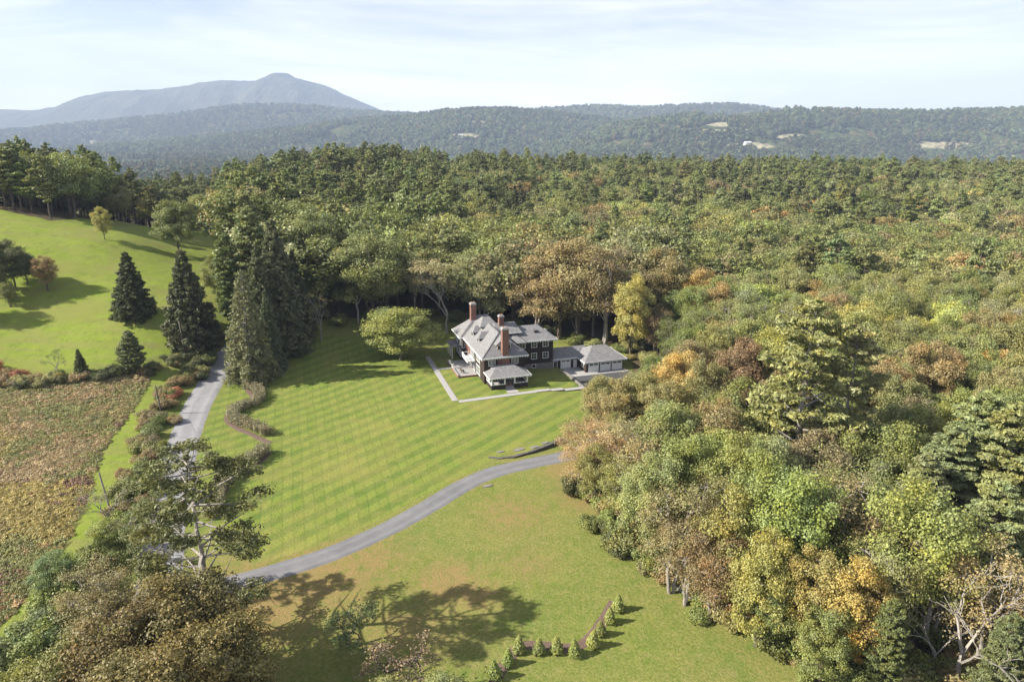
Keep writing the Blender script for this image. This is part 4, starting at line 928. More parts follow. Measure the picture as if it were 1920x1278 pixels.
# bracketed corner boards
MB().box((-.03, -.03, -.4), (.14, .0, 6.25)).box((-.03, -.03, -.4), (0, .14, 6.25)).build('corner_board', M['shingle'], house)
RM = (-.75, -.65, 10.75, 22.5)
roof = hip_roof(RM, 6.5, ((5.0, 5.0), (5.0, 20.5)), 10.9).build('main_roof', M['roof'], house)
R2 = (-1.7, 17.8, 10.6, 26.6)
hip_roof(R2, 6.46, ((3.9, 22.2), (7.0, 22.2)), 10.95).build('far_roof', M['roof'], house)
tr = MB(); fascia(tr, RM, 6.5, sides='01'); tr.box((-.872, -.65, 6.24), (-.762, 17.6, 6.53)); fascia(tr, R2, 6.46, sides='3'); tr.box((-1.7, 17.68, 6.2), (-.9, 17.788, 6.49))
tr.build('gutter', M['white'], house)
tl = MB(); tails(tl, RM, 6.5, sides='01'); tails(tl, (-.75, -.2, 10.75, 17.6), 6.5, sides='3'); tails(tl, (-1.7, 18, 10, 26.4), 6.46, sides='3')
tag(tl.build('rafter_tail', M['white'], house), kind='stuff')
# ridge caps
MB().beam((5, 5.0, 10.93), (5, 20.5, 10.93), .3, .07).beam((-.75, -.65, 6.55), (5, 5, 10.95), .24, .06).beam((10.75, -.65, 6.55), (5, 5, 10.95), .24, .06).build('ridge_cap', M['roof'], house)
# dormers on the left slope
def dormer(v0, v1, zb, ze, zt):
    vm = (v0 + v1) / 2; u0 = 1.0
    w = MB().box((u0, v0, zb), (3.0, v1, ze)).build('dormer', M['white'], house)
    e = .28; pts = [(u0-e, v0-e, ze), (u0-e, v1+e, ze), (3.9, v1+e, ze), (3.9, v0-e, ze), (u0+.9, vm, zt), (4.6, vm, zt), (u0-e, v0-e, ze-.14), (u0-e, v1+e, ze-.14), (3.9, v1+e, ze-.14), (3.9, v0-e, ze-.14)]
    MB().poly(pts, [(0, 4, 1), (0, 3, 5, 4), (1, 4, 5, 2), (2, 5, 3), (0, 1, 7, 6), (0, 6, 9, 3), (1, 2, 8, 7), (6, 7, 8, 9)]).build('dormer_roof', M['roof'], w)
    MB().box((u0 - .03, v0 + .25, zb + .3), (u0 - .005, v1 - .25, ze - .22)).build('pane', M['glass'], w)
    MB().box((1.05, v0 - .035, zb + .1), (2.4, v0 - .004, ze - .15)).build('dormer_cheek', M['shingle'], w)
dormer(8.3, 10.9, 7.5, 8.75, 10.1); dormer(13.9, 16.5, 7.5, 8.75, 10.1)
# dormer behind the front chimney
fd = MB().box((3.5, 1.25, 7.3), (6.9, 4.2, 9.0)).build('front_dormer', M['shingle'], house)
MB().poly([(3.15, .95, 9.0), (7.25, .95, 9.0), (7.25, 4.3, 9.0), (3.15, 4.3, 9.0), (5.2, 1.5, 10.45), (5.2, 5.2, 10.45), (3.15, .95, 8.86), (7.25, .95, 8.86), (7.25, 4.3, 8.86), (3.15, 4.3, 8.86)],
    [(0, 1, 4), (1, 2, 5, 4), (2, 3, 5), (3, 0, 4, 5), (0, 6, 7, 1), (1, 7, 8, 2), (3, 9, 6, 0), (9, 8, 7, 6)]).build('dormer_roof', M['roof'], fd)
for a in ((3.62, 4.3), (6.12, 6.78)):
    w_ = window(fd, 'f', 1.25, a[0], a[1], 7.75, 8.72, 1, 1)
chimney(house, 4.35, 5.9, -.42, .9, -.2, 13.0, 'tall front chimney rising from the ground through the eave')
chimney(house, 2.3, 3.7, 21.2, 22.6, 8.5, 14.0, 'far chimney on the left end of the roof')
chimney(house, 7.0, 8.2, 11.2, 12.3, 8, 12.9, 'middle chimney')
MB().box((3.35, -.05, -.4), (6.3, .0, 5.9)).build('brick_panel', M['brick'], house)
# upper cross roofs behind the main ridge
blk = MB().box((6.5, 9.3, 6.0), (11.5, 15.0, 9.2)).build('upper_wall', M['shingle'], house)
hip_roof((5.5, 8.8, 12.2, 15.6), 9.3, ((6.0, 12.2), (11.3, 12.2)), 11.25).build('upper_roof', M['roof'], house)
fu = MB(); fascia(fu, (5.5, 8.8, 12.2, 15.6), 9.3, sides='01', w=.08, h=.2); fu.build('gutter', M['white'], house)
hip_roof((2.6, 13.2, 7.4, 19.2), 10.2, ((4.2, 16.2), (5.9, 16.2)), 12.0).build('rear_roof', M['roof'], house)
MB().box((3.4, 13.8, 9.0), (6.9, 18.6, 10.05)).build('upper_wall', M['shingle'], house)
hip_roof((9.4, 5.0, 12.4, 9.0), 7.7, ((9.5, 8.0), (10.6, 8.0)), 8.7).build('lower_roof', M['roof'], house)
# wing
MB().box((9.9, 7.5, 1.12), (20.1, 16, 7.15)).build('wing_wall', M['shingle'], house)
MB().box((9.88, 7.42, -1.8), (20.18, 16.05, 1.12)).build('foundation', M['stone'], house)
RW = (8.6, 6.8, 20.9, 16.7)
hip_roof(RW, 7.35, ((9.0, 11.9), (17.3, 11.9)), 10.1).build('wing_roof', M['roof'], house)
fw = MB(); fascia(fw, (10.9, 6.8, 20.9, 16.7), 7.35, sides='01'); fw.build('gutter', M['white'], house)
tl = MB(); tails(tl, (10.9, 6.8, 20.9, 16.7), 7.35, sides='01'); tag(tl.build('rafter_tail', M['white'], house), kind='stuff')
MB().box((15.6, 9.2, 8.3), (16.6, 9.9, 9.25)).build('roof_vent', M['metal'], house)
for a, b in ((14.35, 15.65), (17.4, 18.7)):
    window(house, 'f', 7.5, a, b, 5.5, 6.85, 2, 2); window(house, 'f', 7.5, a, b, 2.45, 3.85, 2, 2)
window(house, 'f', 7.5, 11.2, 12.6, 5.5, 6.85, 2, 3); window(house, 'f', 7.42, 14.5, 15.4, .1, .9, 1, 1, name='basement_window')
window(house, 'r', 20.1, 9.2, 10.4, 5.3, 6.7); window(house, 'r', 20.1, 12.8, 14, 5.3, 6.7)
# front gable-end windows
for a, b in ((1.15, 2.55), (6.85, 8.25)):
    window(house, 'f', 0, a, b, 4.45, 6.0, 4, 3, mull=[(a + b) / 2])
# left facade
window(house, 'l', 0, 4.1, 7.3, 4.0, 5.5, 6, 2, mull=[5.2, 6.2]); window(house, 'l', 0, 4.1, 7.3, .7, 2.7, 6, 2, mull=[5.2, 6.2])
window(house, 'l', 0, 9.6, 12.9, 3.2, 5.4, 5, 3, name='balcony_door', mull=[10.7, 11.8])
window(house, 'l', 0, 8.7, 10.4, .45, 3.0, 2, 4, name='terrace_door'); window(house, 'l', 0, 12.2, 16, .6, 2.8, 6, 3, mull=[13.5, 14.7])
window(house, 'l', -1.0, 19.6, 21.2, 3.9, 5.6, 2, 3); window(house, 'l', -1.0, 22.6, 24.8, 3.9, 5.6, 3, 3); window(house, 'l', -1.0, 19.6, 24.6, .8, 2.8, 6, 3, mull=[21.2, 23])
window(house, 'f', 18.5, -.85, -.2, 3.6, 5.5, 1, 3)
MB().box((-.06, 13.6, 3.0), (-.0, 17.6, 6.1)).build('brick_panel', M['brick'], house)
# balcony
bal = MB().box((-1.9, 8.8, 2.55), (0, 14.4, 2.75)).build('balcony', M['white'], house)
br = MB(); br.box((-1.93, 8.77, 3.62), (-1.8, 14.43, 3.74)); br.box((-1.8, 8.77, 3.62), (0, 8.9, 3.738)); br.box((-1.8, 14.3, 3.62), (0, 14.43, 3.738)); br.box((-1.93, 8.77, 2.76), (-1.8, 14.43, 2.98)); br.box((-1.8, 8.77, 2.76), (0, 8.9, 2.96))
for i in range(20):
    v = 8.95 + i * .275; br.box((-1.88, v, 2.98), (-1.84, v + .05, 3.62))
for i in range(7): u = -1.7 + i * .27; br.box((u, 8.8, 2.96), (u + .05, 8.86, 3.62))
for v in (8.78, 11.5, 14.3): br.box((-1.96, v - .03, 2.76), (-1.78, v + .15, 3.85))
br.build('balustrade', M['white'], bal)
for v in (9.2, 11.6, 14.0): MB().beam((-.0, v, 1.7), (-1.7, v, 2.54), .12).build('bracket', M['white'], bal)
# small left-end porch roof
hip_roof((-3.4, 20.5, -1.02, 26.0), 3.4, ((-1.3, 22), (-1.3, 24.5)), 4.0).build('side_porch_roof', M['roof'], house)
for v in (20.8, 23.2, 25.7): MB().box((-3.2, v - .09, -.3), (-3.02, v + .09, 3.2)).build('side_porch_post', M['white'], house)
# front porch
pz = 1.1
pb = MB(); pb.box((.5, -4.4, -.7), (3.8, -4.2, pz)); pb.box((.5, -4.2, -.7), (.7, -.06, pz)); pb.box((6.0, -4.4, -.7), (9.3, -4.2, pz)); pb.box((9.1, -4.2, -.7), (9.3, -.06, pz)); pb.build('porch_wall', M['shingle'], house)
MB().box((.7, -4.2, -.3), (9.1, -.06, .45)).build('porch_floor', M['bluestone'], house)
pr = MB(); pr.box((.44, -4.47, pz), (3.86, -4.15, pz + .13)); pr.box((.44, -4.15, pz), (.76, -.1, pz + .128)); pr.box((5.94, -4.47, pz), (9.36, -4.15, pz + .13)); pr.box((9.04, -4.15, pz), (9.36, -.1, pz + .128)); pr.build('porch_sill', M['white'], house)
MB().box((.42, -4.5, 2.72), (9.4, -4.18, 2.86)).box((.42, -4.18, 2.722), (.74, -.1, 2.858)).box((9.08, -4.18, 2.722), (9.4, -.1, 2.858)).build('porch_beam', M['white'], house)
for u in (.62, 3.72, 6.12, 9.2):
    MB().box((u - .15, -4.46, pz + .13), (u + .15, -4.18, 2.72)).build('porch_post', M['white'], house)
for u in (.6, 9.22): MB().box((u - .12, -.34, pz + .13), (u + .12, -.08, 2.72)).build('porch_post', M['white'], house)
RP = (-.15, -5.05, 10.0, .02)
hip_roof(RP, 3.05, ((2.4, -1.5), (6.9, -1.5)), 4.6, th=.16).build('porch_roof', M['roof'], house)
hip_roof((1.4, -2.6, 8.0, .02), 3.9, ((2.4, -.4), (6.9, -.4)), 4.62, th=.05).build('porch_saddle_roof', M['roof'], house)
fp = MB(); fascia(fp, RP, 3.05, sides='013', w=.07, h=.2); fp.build('gutter', M['white'], house)
tl = MB(); tails(tl, RP, 3.1, sides='013', L=.3); tag(tl.build('rafter_tail', M['white'], house), kind='stuff')
window(house, 'f', 0, 1.2, 3.0, 1.0, 2.7, 3, 2); window(house, 'f', 0, 7.0, 8.6, 1.0, 2.7, 3, 2)
dr = MB().box((6.42, -.09, .47), (7.0-.2, -.01, 2.6)).build('front_door', M['white'], house); MB().box((6.7, -.15, 1.4), (6.76, -.10, 1.5)).build('handle', M['metal'], dr)
for i in range(3): MB().box((3.9, -4.5 - .38 * (3 - i) + .0, -.5), (5.9, -4.45 - .38 * (2 - i), -.05 + .15 * i)).build('porch_step', M['bluestone'], house)
MB().box((3.9, -4.44, -.5), (5.9, -4.2, .44)).build('porch_step', M['bluestone'], house)
for v in (3.2, 12.0): MB().lathe([(.05, 0), (.05, 6)], (-.08, v + .6, .2), 6).build('downspout', M['white'], house)

# garage and link
gar = tag(empty('garage', (HX, HY, 0), HA), 'low garage range with grey hipped roof and white doors joined to the house wing', 'garage')
fz = -1.22
MB().box((20.2, 8.1, fz - .5), (28.2, 13.4, 1.5)).build('link_wall', M['shingle'], gar)
MB().box((27.5, 3.4, fz - .5), (37.9, 12.6, 1.45)).build('garage_wall', M['shingle'], gar)
hip_roof((19.6, 7.4, 31.5, 14.0), 1.68, ((19.8, 10.8), (30.0, 10.8)), 3.7).build('link_roof', M['roof'], gar)
RG = (26.8, 2.75, 38.6, 13.2)
hip_roof(RG, 1.66, ((31.1, 8.0), (34.7, 8.0)), 4.35).build('garage_roof', M['roof'], gar)
fg = MB(); fascia(fg, RG, 1.66, sides='013', w=.07, h=.2); fg.box((20.2, 7.28, 1.45), (26.6, 7.388, 1.71)); fg.build('gutter', M['white'], gar)
tl = MB(); tails(tl, RG, 1.7, sides='03', L=.3); tails(tl, (20.2, 7.4, 26.6, 12), 1.7, sides='0', L=.3); tag(tl.build('rafter_tail', M['white'], gar), kind='stuff')
def gdoor(c, a0, a1):
    o = MB().box((a0, c - .06, fz), (a1, c - .005, 1.05)).build('garage_door', M['white'], gar)
    fr = MB().box((a0 - .16, c - .1, fz), (a0 - .003, c - .003, 1.2)).box((a1 + .003, c - .1, fz), (a1 + .16, c - .003, 1.2)).box((a0 - .003, c - .1, 1.055), (a1 + .003, c - .003, 1.2)); fr.build('door_frame', M['white'], o)
    ml = MB(); 
    for i in range(1, 4): ml.box((a0 + .02, c - .075, fz + i * .5), (a1 - .02, c - .062, fz + i * .5 + .03))
    ml.build('door_moulding', M['white'], o)
    mid = (a0 + a1) / 2
    for x0, x1 in ((a0 + .18, mid - .14), (mid + .14, a1 - .18)): MB().box((x0, c - .09, .55), (x1, c - .063, .92)).build('pane', M['glass'], o)
for a in (28.3, 31.55, 34.8): gdoor(3.4, a, a + 2.6)
gdoor(8.1, 22.6, 25.1)
d = MB().box((26.0, 8.02, fz), (26.95, 8.095, .85)).build('side_door', M['white'], gar); MB().box((26.1, 7.96, -.3), (26.16, 8.017, -.2)).build('handle', M['metal'], d)
window(gar, 'f', 8.1, 20.55, 21.5, -1.0, .8, 1, 3, name='glazed_door'); window(gar, 'l', 27.5, 5.0, 6.1, -.35, 1.0, 1, 2)
for a in (28.02, 31.25, 34.5): MB().lathe([(.07, 0), (.11, .25), (.03, .33)], (a - .02, 3.28, .75), 6).build('wall_lamp', M['metal'], gar)
MB().box((37.9, 5.4, fz), (38.0, 6.4, .8)).build('side_door', M['white'], gar)

# ------------------------------------------------------------------ roads, walks and court
def ribbon(name, pts, width, mat, lift=.05, step=1.2, sub=4):
    """a carriageway laid on the ground along points; width may be a list"""
    pts = np.array([p[:2] for p in pts], float); n = len(pts)
    t = np.linspace(0, n - 1, 60 * n)
    def cr(i, f):
        p0, p1, p2, p3 = (pts[np.clip(i + k, 0, n - 1)] for k in (-1, 0, 1, 2))
        return .5 * ((2*p1) + (-p0 + p2) * f[:, None] + (2*p0 - 5*p1 + 4*p2 - p3) * f[:, None]**2 + (-p0 + 3*p1 - 3*p2 + p3) * f[:, None]**3)
    i = np.minimum(t.astype(int), n - 2); c = cr(i, t - i)
    d = np.r_[0, np.cumsum(np.linalg.norm(np.diff(c, axis=0), axis=1))]; m = max(3, int(d[-1] / step)); s = np.linspace(0, d[-1], m)
    cx = np.interp(s, d, c[:, 0]); cyy = np.interp(s, d, c[:, 1]); w = np.interp(s, np.linspace(0, d[-1], len(np.atleast_1d(width))), np.atleast_1d(width).astype(float)) if np.ndim(width) else np.full(m, width)
    tx = np.gradient(cx); ty = np.gradient(cyy); L = np.hypot(tx, ty); nx_, ny_ = -ty / L, tx / L
    a = np.linspace(-1, 1, sub * 2 + 1)
    wig = (fbm(s, s * 0 + 3, 2.2, 3, 5) - .5) * .35
    XX = cx[:, None] + nx_[:, None] * a * (w[:, None] / 2 + wig[:, None] * np.abs(a)); YY = cyy[:, None] + ny_[:, None] * a * (w[:, None] / 2 + wig[:, None] * np.abs(a))
    zz = terrain(XX.ravel(), YY.ravel()) + lift - (np.abs(np.tile(a, m)) > .99) * (lift + .05)
    k = len(a); ids = np.arange(m * k).reshape(m, k); F_ = np.stack([ids[:-1, :-1], ids[:-1, 1:], ids[1:, 1:], ids[1:, :-1]], -1).reshape(-1, 4)
    o = link(bpy.data.objects.new(name, mesh_np(name, np.c_[XX.ravel(), YY.ravel(), zz], F_[:, ::-1], mat, {'across': ('POINT', np.tile(a, m))}, smooth=True)))
    return tag(o, kind='structure')
DRIVE = [P(*q) for q in [(1150,812),(1078,849),(1000,867),(925,885),(865,912),(805,948),(740,984),(670,1017),(600,1045),(520,1070),(440,1092),(370,1105),(310,1110)]]
dv = [loc2w(34, -1), loc2w(30, -6), loc2w(29.5, -16)]
ribbon('driveway', DRIVE, 4.3, M['drive'], .06)
ribbon('road', [P(*q) for q in [(470,610),(452,640),(430,665),(412,688),(376,750),(354,800),(338,850),(322,920),(308,1000),(300,1080),(285,1180),(262,1290),(225,1420)]], 6.2, M['road'], .10)
def pad(name, uv, z, mat, kind='structure', th=.3):
    b = MB(); n = len(uv); w = [loc2w(*q) for q in uv]
    b.poly([(x, y, z) for x, y in w] + [(x, y, z - th) for x, y in w], [tuple(range(n)), tuple(range(2*n - 1, n - 1, -1))] + [(i, i + n, (i + 1) % n + n, (i + 1) % n) for i in range(n)])
    return tag(b.build(name, mat), kind=kind)
pad('driveway', [(22.3,-9.5),(27,-14),(34,-14),(39,-8),(39,1.3),(22.3,1.3)], fz + .02, M['blacktop'])
pad('apron', [(20.3,8.05),(20.3,4.6),(22.3,1.35),(38.5,1.35),(38.5,3.35),(27.45,3.35),(27.45,8.05)], fz + .035, M['concrete'])
# retaining wall between the lawn and the court, stone by stone
def stone_wall(name, path, h, label, cat, sz=.42, courses=3, mat='stone', th=.4, maxn=300):
    root = empty(name, (*path[0][:2], 0)); tag(root, label, cat); ms = []
    g = np.random.default_rng(len(path) + (7 if callable(h) else int(h * 100)))
    for k in range(6):
        b = MB(); b.box((-.5, -.5, -.5), (.5, .5, .5)); v = np.array(b.v) * (1 + g.normal(size=(8, 3)) * .09); b.v = [tuple(q) for q in v]; ms.append(b.mesh('stone', M[mat]))
    p = np.array([q[:2] for q in path], float); d = np.r_[0, np.cumsum(np.linalg.norm(np.diff(p, axis=0), axis=1))]; cnt = 0
    zs = [q[2] for q in path]
    for c in range(courses):
        s = g.random() * sz
        while s < d[-1]:
            w = sz * (.7 + .7 * g.random()); x = np.interp(s, d, p[:, 0]); y = np.interp(s, d, p[:, 1]); zb = np.interp(s, d, zs); e = min(d[-1], s + .3)
            ang = math.atan2(np.interp(e, d, p[:, 1]) - y, np.interp(e, d, p[:, 0]) - x) if e > s else 0
            hh = h(s / d[-1]) if callable(h) else h
            hc_ = hh / courses
            if cnt < maxn and hh > .05:
                o = link(bpy.data.objects.new('stone', ms[cnt % 6]), root); o.location = (x - root.location[0], y - root.location[1], zb + hc_ * (c + .5)); o.scale = (w * .96, th * (.85 + .3 * g.random()), hc_ * .97); o.rotation_euler = (0, 0, ang); cnt += 1
            s += w
    return root
stone_wall('retaining_wall', [(*loc2w(*q), fz) for q in ((20.6,4.4),(21.9,2.2),(21.95,-3.5),(22.1,-9.2))], 1.0, 'low stone retaining wall between the house lawn and the garage court', 'wall', .6, 3)
rw = [P(*q) for q in [(918,857),(935,859),(965,857),(1000,848),(1030,838),(1058,827)]]
def bank(t): return .12 + .95 * t
stone_wall('retaining_wall', [(q[0], q[1], q[2] - .05) for q in rw], lambda t: .10 + .85 * t, 'curved shade-darkened stone retaining wall beside the driveway on the lawn', 'wall', .8, 2, th=.6, mat='shaded_stone')
for q, s in [((938,847),1.1),((972,843),1.6),((1003,838),1.3),((1022,830),1.2),((1050,822),1.3),((914,911),1.3)]:
    b = MB(); g = np.random.default_rng(q[0]); n = 9
    ring = [(math.cos(i * 6.283 / n) * s * .8 * (.8 + .4 * g.random()), math.sin(i * 6.283 / n) * s * .35 * (.8 + .4 * g.random())) for i in range(n)]
    b.poly([(x, y, -.1) for x, y in ring] + [(x * .9, y * .9, .09 + .05 * g.random()) for x, y in ring], [tuple(range(2*n - 1, n - 1, -1))[::-1]] + [(i, (i + 1) % n, (i + 1) % n + n, i + n) for i in range(n)])
    o = b.build('ledge_rock', M['stone']); o.location = P(*q); o.rotation_euler = (0, 0, .35)
    tag(o, {938:'flat pale ledge rock at the left end of the curved wall',972:'long flat pale ledge rock above the curved wall',1003:'pale ledge rock above the middle of the curved wall',1022:'flat ledge rock between two others above the curved wall',1050:'rightmost pale ledge rock above the curved wall',914:'pale flat rock on the grass below the driveway'}[q[0]], 'rock')
# walks of bluestone slabs
slab_m = [MB().box((-.5, -.5, -.5), (.5, .5, .5)).mesh('slab', M['bluestone'])]
def walk(a, b, width, label, z=lambda t: 0.0, ln=1.5, rows=1, loc_=None):
    a = np.array(a, float); b = np.array(b, float); L = np.linalg.norm(b - a); d = (b - a) / L; nrm = np.array([-d[1], d[0]]); n = int(L / ln)
    w0 = loc2w(*a); root = tag(empty('walkway', (*w0, 0), HA), label, 'path')
    for i in range(n):
        for r in range(rows):
            c = d * (i + .5) * L / n + nrm * ((r + .5) / rows - .5) * width; zz = z((i + .5) / n)
            o = link(bpy.data.objects.new('slab', slab_m[0]), root); o.location = (c[0], c[1], zz + .01 + rng.random() * .012); o.scale = (L / n * .975, width / rows * .97, .12); o.rotation_euler = (0, 0, math.atan2(d[1], d[0]) + rng.normal() * .004)
    return root
def lz(u, v): x, y = loc2w(u, v); return tz(x, y)
walk((-9.0, 24.5), (-9.0, -8.3), 1.35, 'long straight bluestone walk along the striped lawn, left of the house')
walk((-8.3, -9.0), (9.9, -8.2), 1.4, 'bluestone walk across the front of the house lawn')
for k, (u0, u1, zz) in enumerate(((9.95, 13.5, -.12), (13.55, 16.7, -.30), (16.75, 21.9, -.50))):
    walk((u0, -8.15 - k * .1), (u1, -8.2 - k * .1), 1.4, ('first lower', 'second lower', 'lowest')[k] + ' step landing of the front walk towards the garage', z=lambda t, u0=u0: lz(u0 + .3, -8.2) + .06)
walk((4.9, -7.5), (4.9, -5.7), 2.6, 'short wide slab path from the front walk to the porch steps', ln=.9, rows=2)
walk((-8.3, 13.6), (-5.1, 13.6), 1.2, 'short slab path from the long walk to the terrace')
# terrace
ter = tag(empty('terrace', (*loc2w(-2.5, 12), 0), HA), 'raised bluestone terrace with low brick walls on the left of the house', 'terrace')
MB().box((-2.3, -6.0, -.5), (2.45, 6.2, .30)).build('terrace_floor', M['bluestone'], ter)
for i in range(4):
    for j in range(10):
        o = link(bpy.data.objects.new('slab', slab_m[0]), ter); o.location = (-1.75 + i * 1.16, -5.35 + j * 1.2, .31 + rng.random() * .01); o.scale = (1.12, 1.16, .06)
MB().box((-2.55, -6.2, -.5), (2.45, -6.0, .42)).box((-2.55, -6.0, -.5), (-2.3, .6, .62)).box((-2.55, 2.9, -.5), (-2.3, 6.2, .62)).build('low_wall', M['brick'], ter)
MB().box((-2.6, -6.0, .62), (-2.25, .6, .70)).box((-2.6, 2.9, .62), (-2.25, 6.2, .70)).build('wall_cap', M['bluestone'], ter)
for v, lb in ((12.3, 'white garden urn on the terrace wall, nearer one'), (15.2, 'white garden urn on the terrace wall beyond the steps')):
    x, y = loc2w(-4.93, v); u_ = tag(empty('garden_urn', (x, y, .70)), lb, 'urn')
    MB().lathe([(.22, 0), (.22, .12), (.10, .2), (.10, .35), (.34, .62), (.42, .9), (.34, .88)], n=12).build('bowl', M['white'], u_)
    f = link(bpy.data.objects.new('foliage', PROTO['bush_0'][1]), u_); f.location = (0, 0, .75); f.scale = (.3, .3, .35); f.color = (.1, .16, .05, 1)
for v in (8.2, 9.4):
    x, y = loc2w(-3.4, v); c_ = tag(empty('terrace_chair', (x, y, .345), HA + (2 if v > 9 else 4)), 'dark terrace chair, ' + ('nearer' if v < 9 else 'farther') + ' one by the balcony', 'chair')
    MB().box((-.3, -.3, .38), (.3, .3, .46)).build('seat', M['wicker'], c_); MB().box((-.3, .24, .46), (.3, .3, .95)).build('backrest', M['wicker'], c_)
    for a in (-.26, .26):
        for b_ in (-.26, .26): MB().box((a - .03, b_ - .03, 0), (a + .03, b_ + .03, .38)).build('leg', M['wicker'], c_)
for q, col_, lb in (((4.3, -3.9), (.45, .17, .02, 1), 'orange potted chrysanthemum left on the porch threshold'), ((5.4, -3.9), (.45, .22, .02, 1), 'orange potted chrysanthemum right on the porch threshold')):
    x, y = loc2w(*q); p_ = tag(empty('potted_plant', (x, y, .45)), lb, 'plant'); MB().lathe([(.15, 0), (.2, .28)], n=10).build('pot', M['terracotta'], p_)
    f = link(bpy.data.objects.new('flowers', PROTO['bush_1'][1]), p_); f.location = (0, 0, .15); f.scale = (.25, .25, .3); f.color = col_

# ------------------------------------------------------------------ hedges
def hedge(label, pts, w, h, n_per, col, seed):
    g = np.random.default_rng(seed); p = np.array([q[:2] for q in pts], float); d = np.r_[0, np.cumsum(np.linalg.norm(np.diff(p, axis=0), axis=1))]; L = d[-1]
    n = int(L / .55); cl = []; rd = []; mb = MB(); x0, y0 = p[0]
    for i in range(n):
        s = (i + .5) / n * L; x = np.interp(s, d, p[:, 0]); y = np.interp(s, d, p[:, 1]); e = .4
        tx = np.interp(min(L, s + e), d, p[:, 0]) - np.interp(max(0, s - e), d, p[:, 0]); ty = np.interp(min(L, s + e), d, p[:, 1]) - np.interp(max(0, s - e), d, p[:, 1]); q = math.hypot(tx, ty); nx_, ny_ = -ty / q, tx / q
        zb = tz(x, y)
        for k in range(5):
            o = (k / 4 - .5) * w * .72 + g.normal() * .08; hh = h * (.80 + .28 * g.random())
            cx_, cy_ = x + nx_ * o - x0 + g.normal() * .1, y + ny_ * o - y0 + g.normal() * .1
            for zf in (.3, .58, .84): cl.append((cx_ + g.normal() * .08, cy_, zb + hh * zf)); rd.append((.38, .38, h * .17))
            mb.tube([(cx_, cy_, zb - .1), (cx_ + g.normal() * .1, cy_ + g.normal() * .1, zb + hh * .95)], [.03, .012], 3, False)
    root = tag(empty('hedge', (x0, y0, 0)), label, 'hedge')
    mb.build('stems', M['bark'], root)
    o = link(bpy.data.objects.new('foliage', crown_mesh('foliage', [leaves(cl, rd, n_per, .15, 1.4, None, .35, seed)], M['leaf'])), root); o.color = (*col, 1)
def bed(name, pts, w): o = ribbon(name, pts, w, M['mulch'], .045, .6, 2); return o
h1 = [P(*q) for q in [(462,722),(482,733),(490,748),(478,760),(456,766),(438,775),(436,788),(452,796),(475,803),(494,812),(500,818)]]
h2 = [P(*q) for q in [(500,846),(484,860),(462,873),(440,885),(422,900),(412,920),(405,945),(398,975)]]
hedge('upper serpentine hedge of greyish brown foliage beside the road', h1, 2.5, 2.0, 30, (.185, .175, .095), 61)
hedge('lower curving hedge of greyish brown foliage beside the lawn', h2, 2.6, 2.2, 30, (.185, .175, .090), 62)
bed('mulch_bed', [P(*q) for q in [(460,724),(470,738),(476,748),(466,757),(446,762),(429,775),(428,790),(446,803),(470,813),(492,824),(506,830)]], 1.8)
bed('mulch_bed', [P(*q) for q in [(504,846),(490,862),(466,877),(445,890),(428,905),(417,925)]], 1.8)
# ------------------------------------------------------------------ young arborvitae in their mulch bed
AV = [(1158,1144),(1143,1167),(1126,1190),(1111,1211),(1078,1228),(1044,1223),(1011,1224),(973,1222),(952,1245),(928,1270)]
words = ['topmost young arborvitae of the curved row', 'second arborvitae from the top of the curved row', 'third arborvitae from the top, in full sun', 'pale yellowish arborvitae at the bend of the row', 'arborvitae just left of the pale yellowish one', 'middle arborvitae on the lower run of the row', 'largest dark arborvitae on the lower run', 'half-lit arborvitae at the left bend of the row', 'shaded arborvitae, second from the bottom-left end', 'shaded arborvitae at the bottom-left end of the row']
g = np.random.default_rng(5); cl = []; rd = []
for i in range(46): t = i / 46; a = i * 2.4; r = .52 * (1 - t) ** .65 * (.75 + .3 * g.random()); cl.append((math.cos(a) * r, math.sin(a) * r, .2 + 1.75 * t)); rd.append((.24 * (1.15 - t), .24 * (1.15 - t), .2))
tm = MB().tube([(0, 0, -.15), (0, 0, 1.5)], [.06, .02], 5).mesh('arborvitae_stem', M['bark'])
PROTO['arbor'] = (tm, crown_mesh('arborvitae_foliage', [leaves(cl, rd, 60, .11, 1.7, (0, 0, .8), .5, 77)], M['leaf']), 2.0)
for i, q in enumerate(AV):
    plant('arbor', P(*q), 2.0 + .35 * rng.random(), (.165, .18, .035) if i in (0, 1, 3) else (.13, .165, .035), words[i], 'shrub', 'young arborvitae in a curved mulch bed', name='arborvitae', names=('stem', 'foliage'), wide=1.1 + .15 * rng.random(), lean=(rng.normal() * .04, rng.normal() * .04))
bed('mulch_bed', [P(*q) for q in [(1152,1128),(1140,1150),(1126,1170),(1110,1190),(1090,1208),(1060,1214),(1020,1210),(980,1210),(955,1232),(935,1262),(925,1285)]], 1.9)

# ------------------------------------------------------------------ wayside shrubs
def shrubs(pts, n, spread, cols, smin, smax, lab, grp, hz=1.0):
    p = np.array([P(*q)[:2] for q in pts]); d = np.r_[0, np.cumsum(np.linalg.norm(np.diff(p, axis=0), axis=1))]
    for i in range(n):
        s = d[-1] * (i + rng.random()) / n; x = np.interp(s, d, p[:, 0]) + rng.normal() * spread; y = np.interp(s, d, p[:, 1]) + rng.normal() * spread
        (c, w) = cols[int(rng.integers(len(cols)))]; sc = smin + (smax - smin) * rng.random()
        size = 'low' if sc < (smin + smax) / 2 else 'tall'
        plant('bush_%d' % rng.integers(4), (x, y, tz(x, y) - .05), 1.5 * sc * hz, c, '%s %s bush %s, %s' % (size, w, lab, ('start', 'first third', 'midway', 'last third', 'end')[min(4, int(5 * i / n))]), 'bush', grp, name='bush', names=('stems', 'foliage'), wide=1.15 / hz)
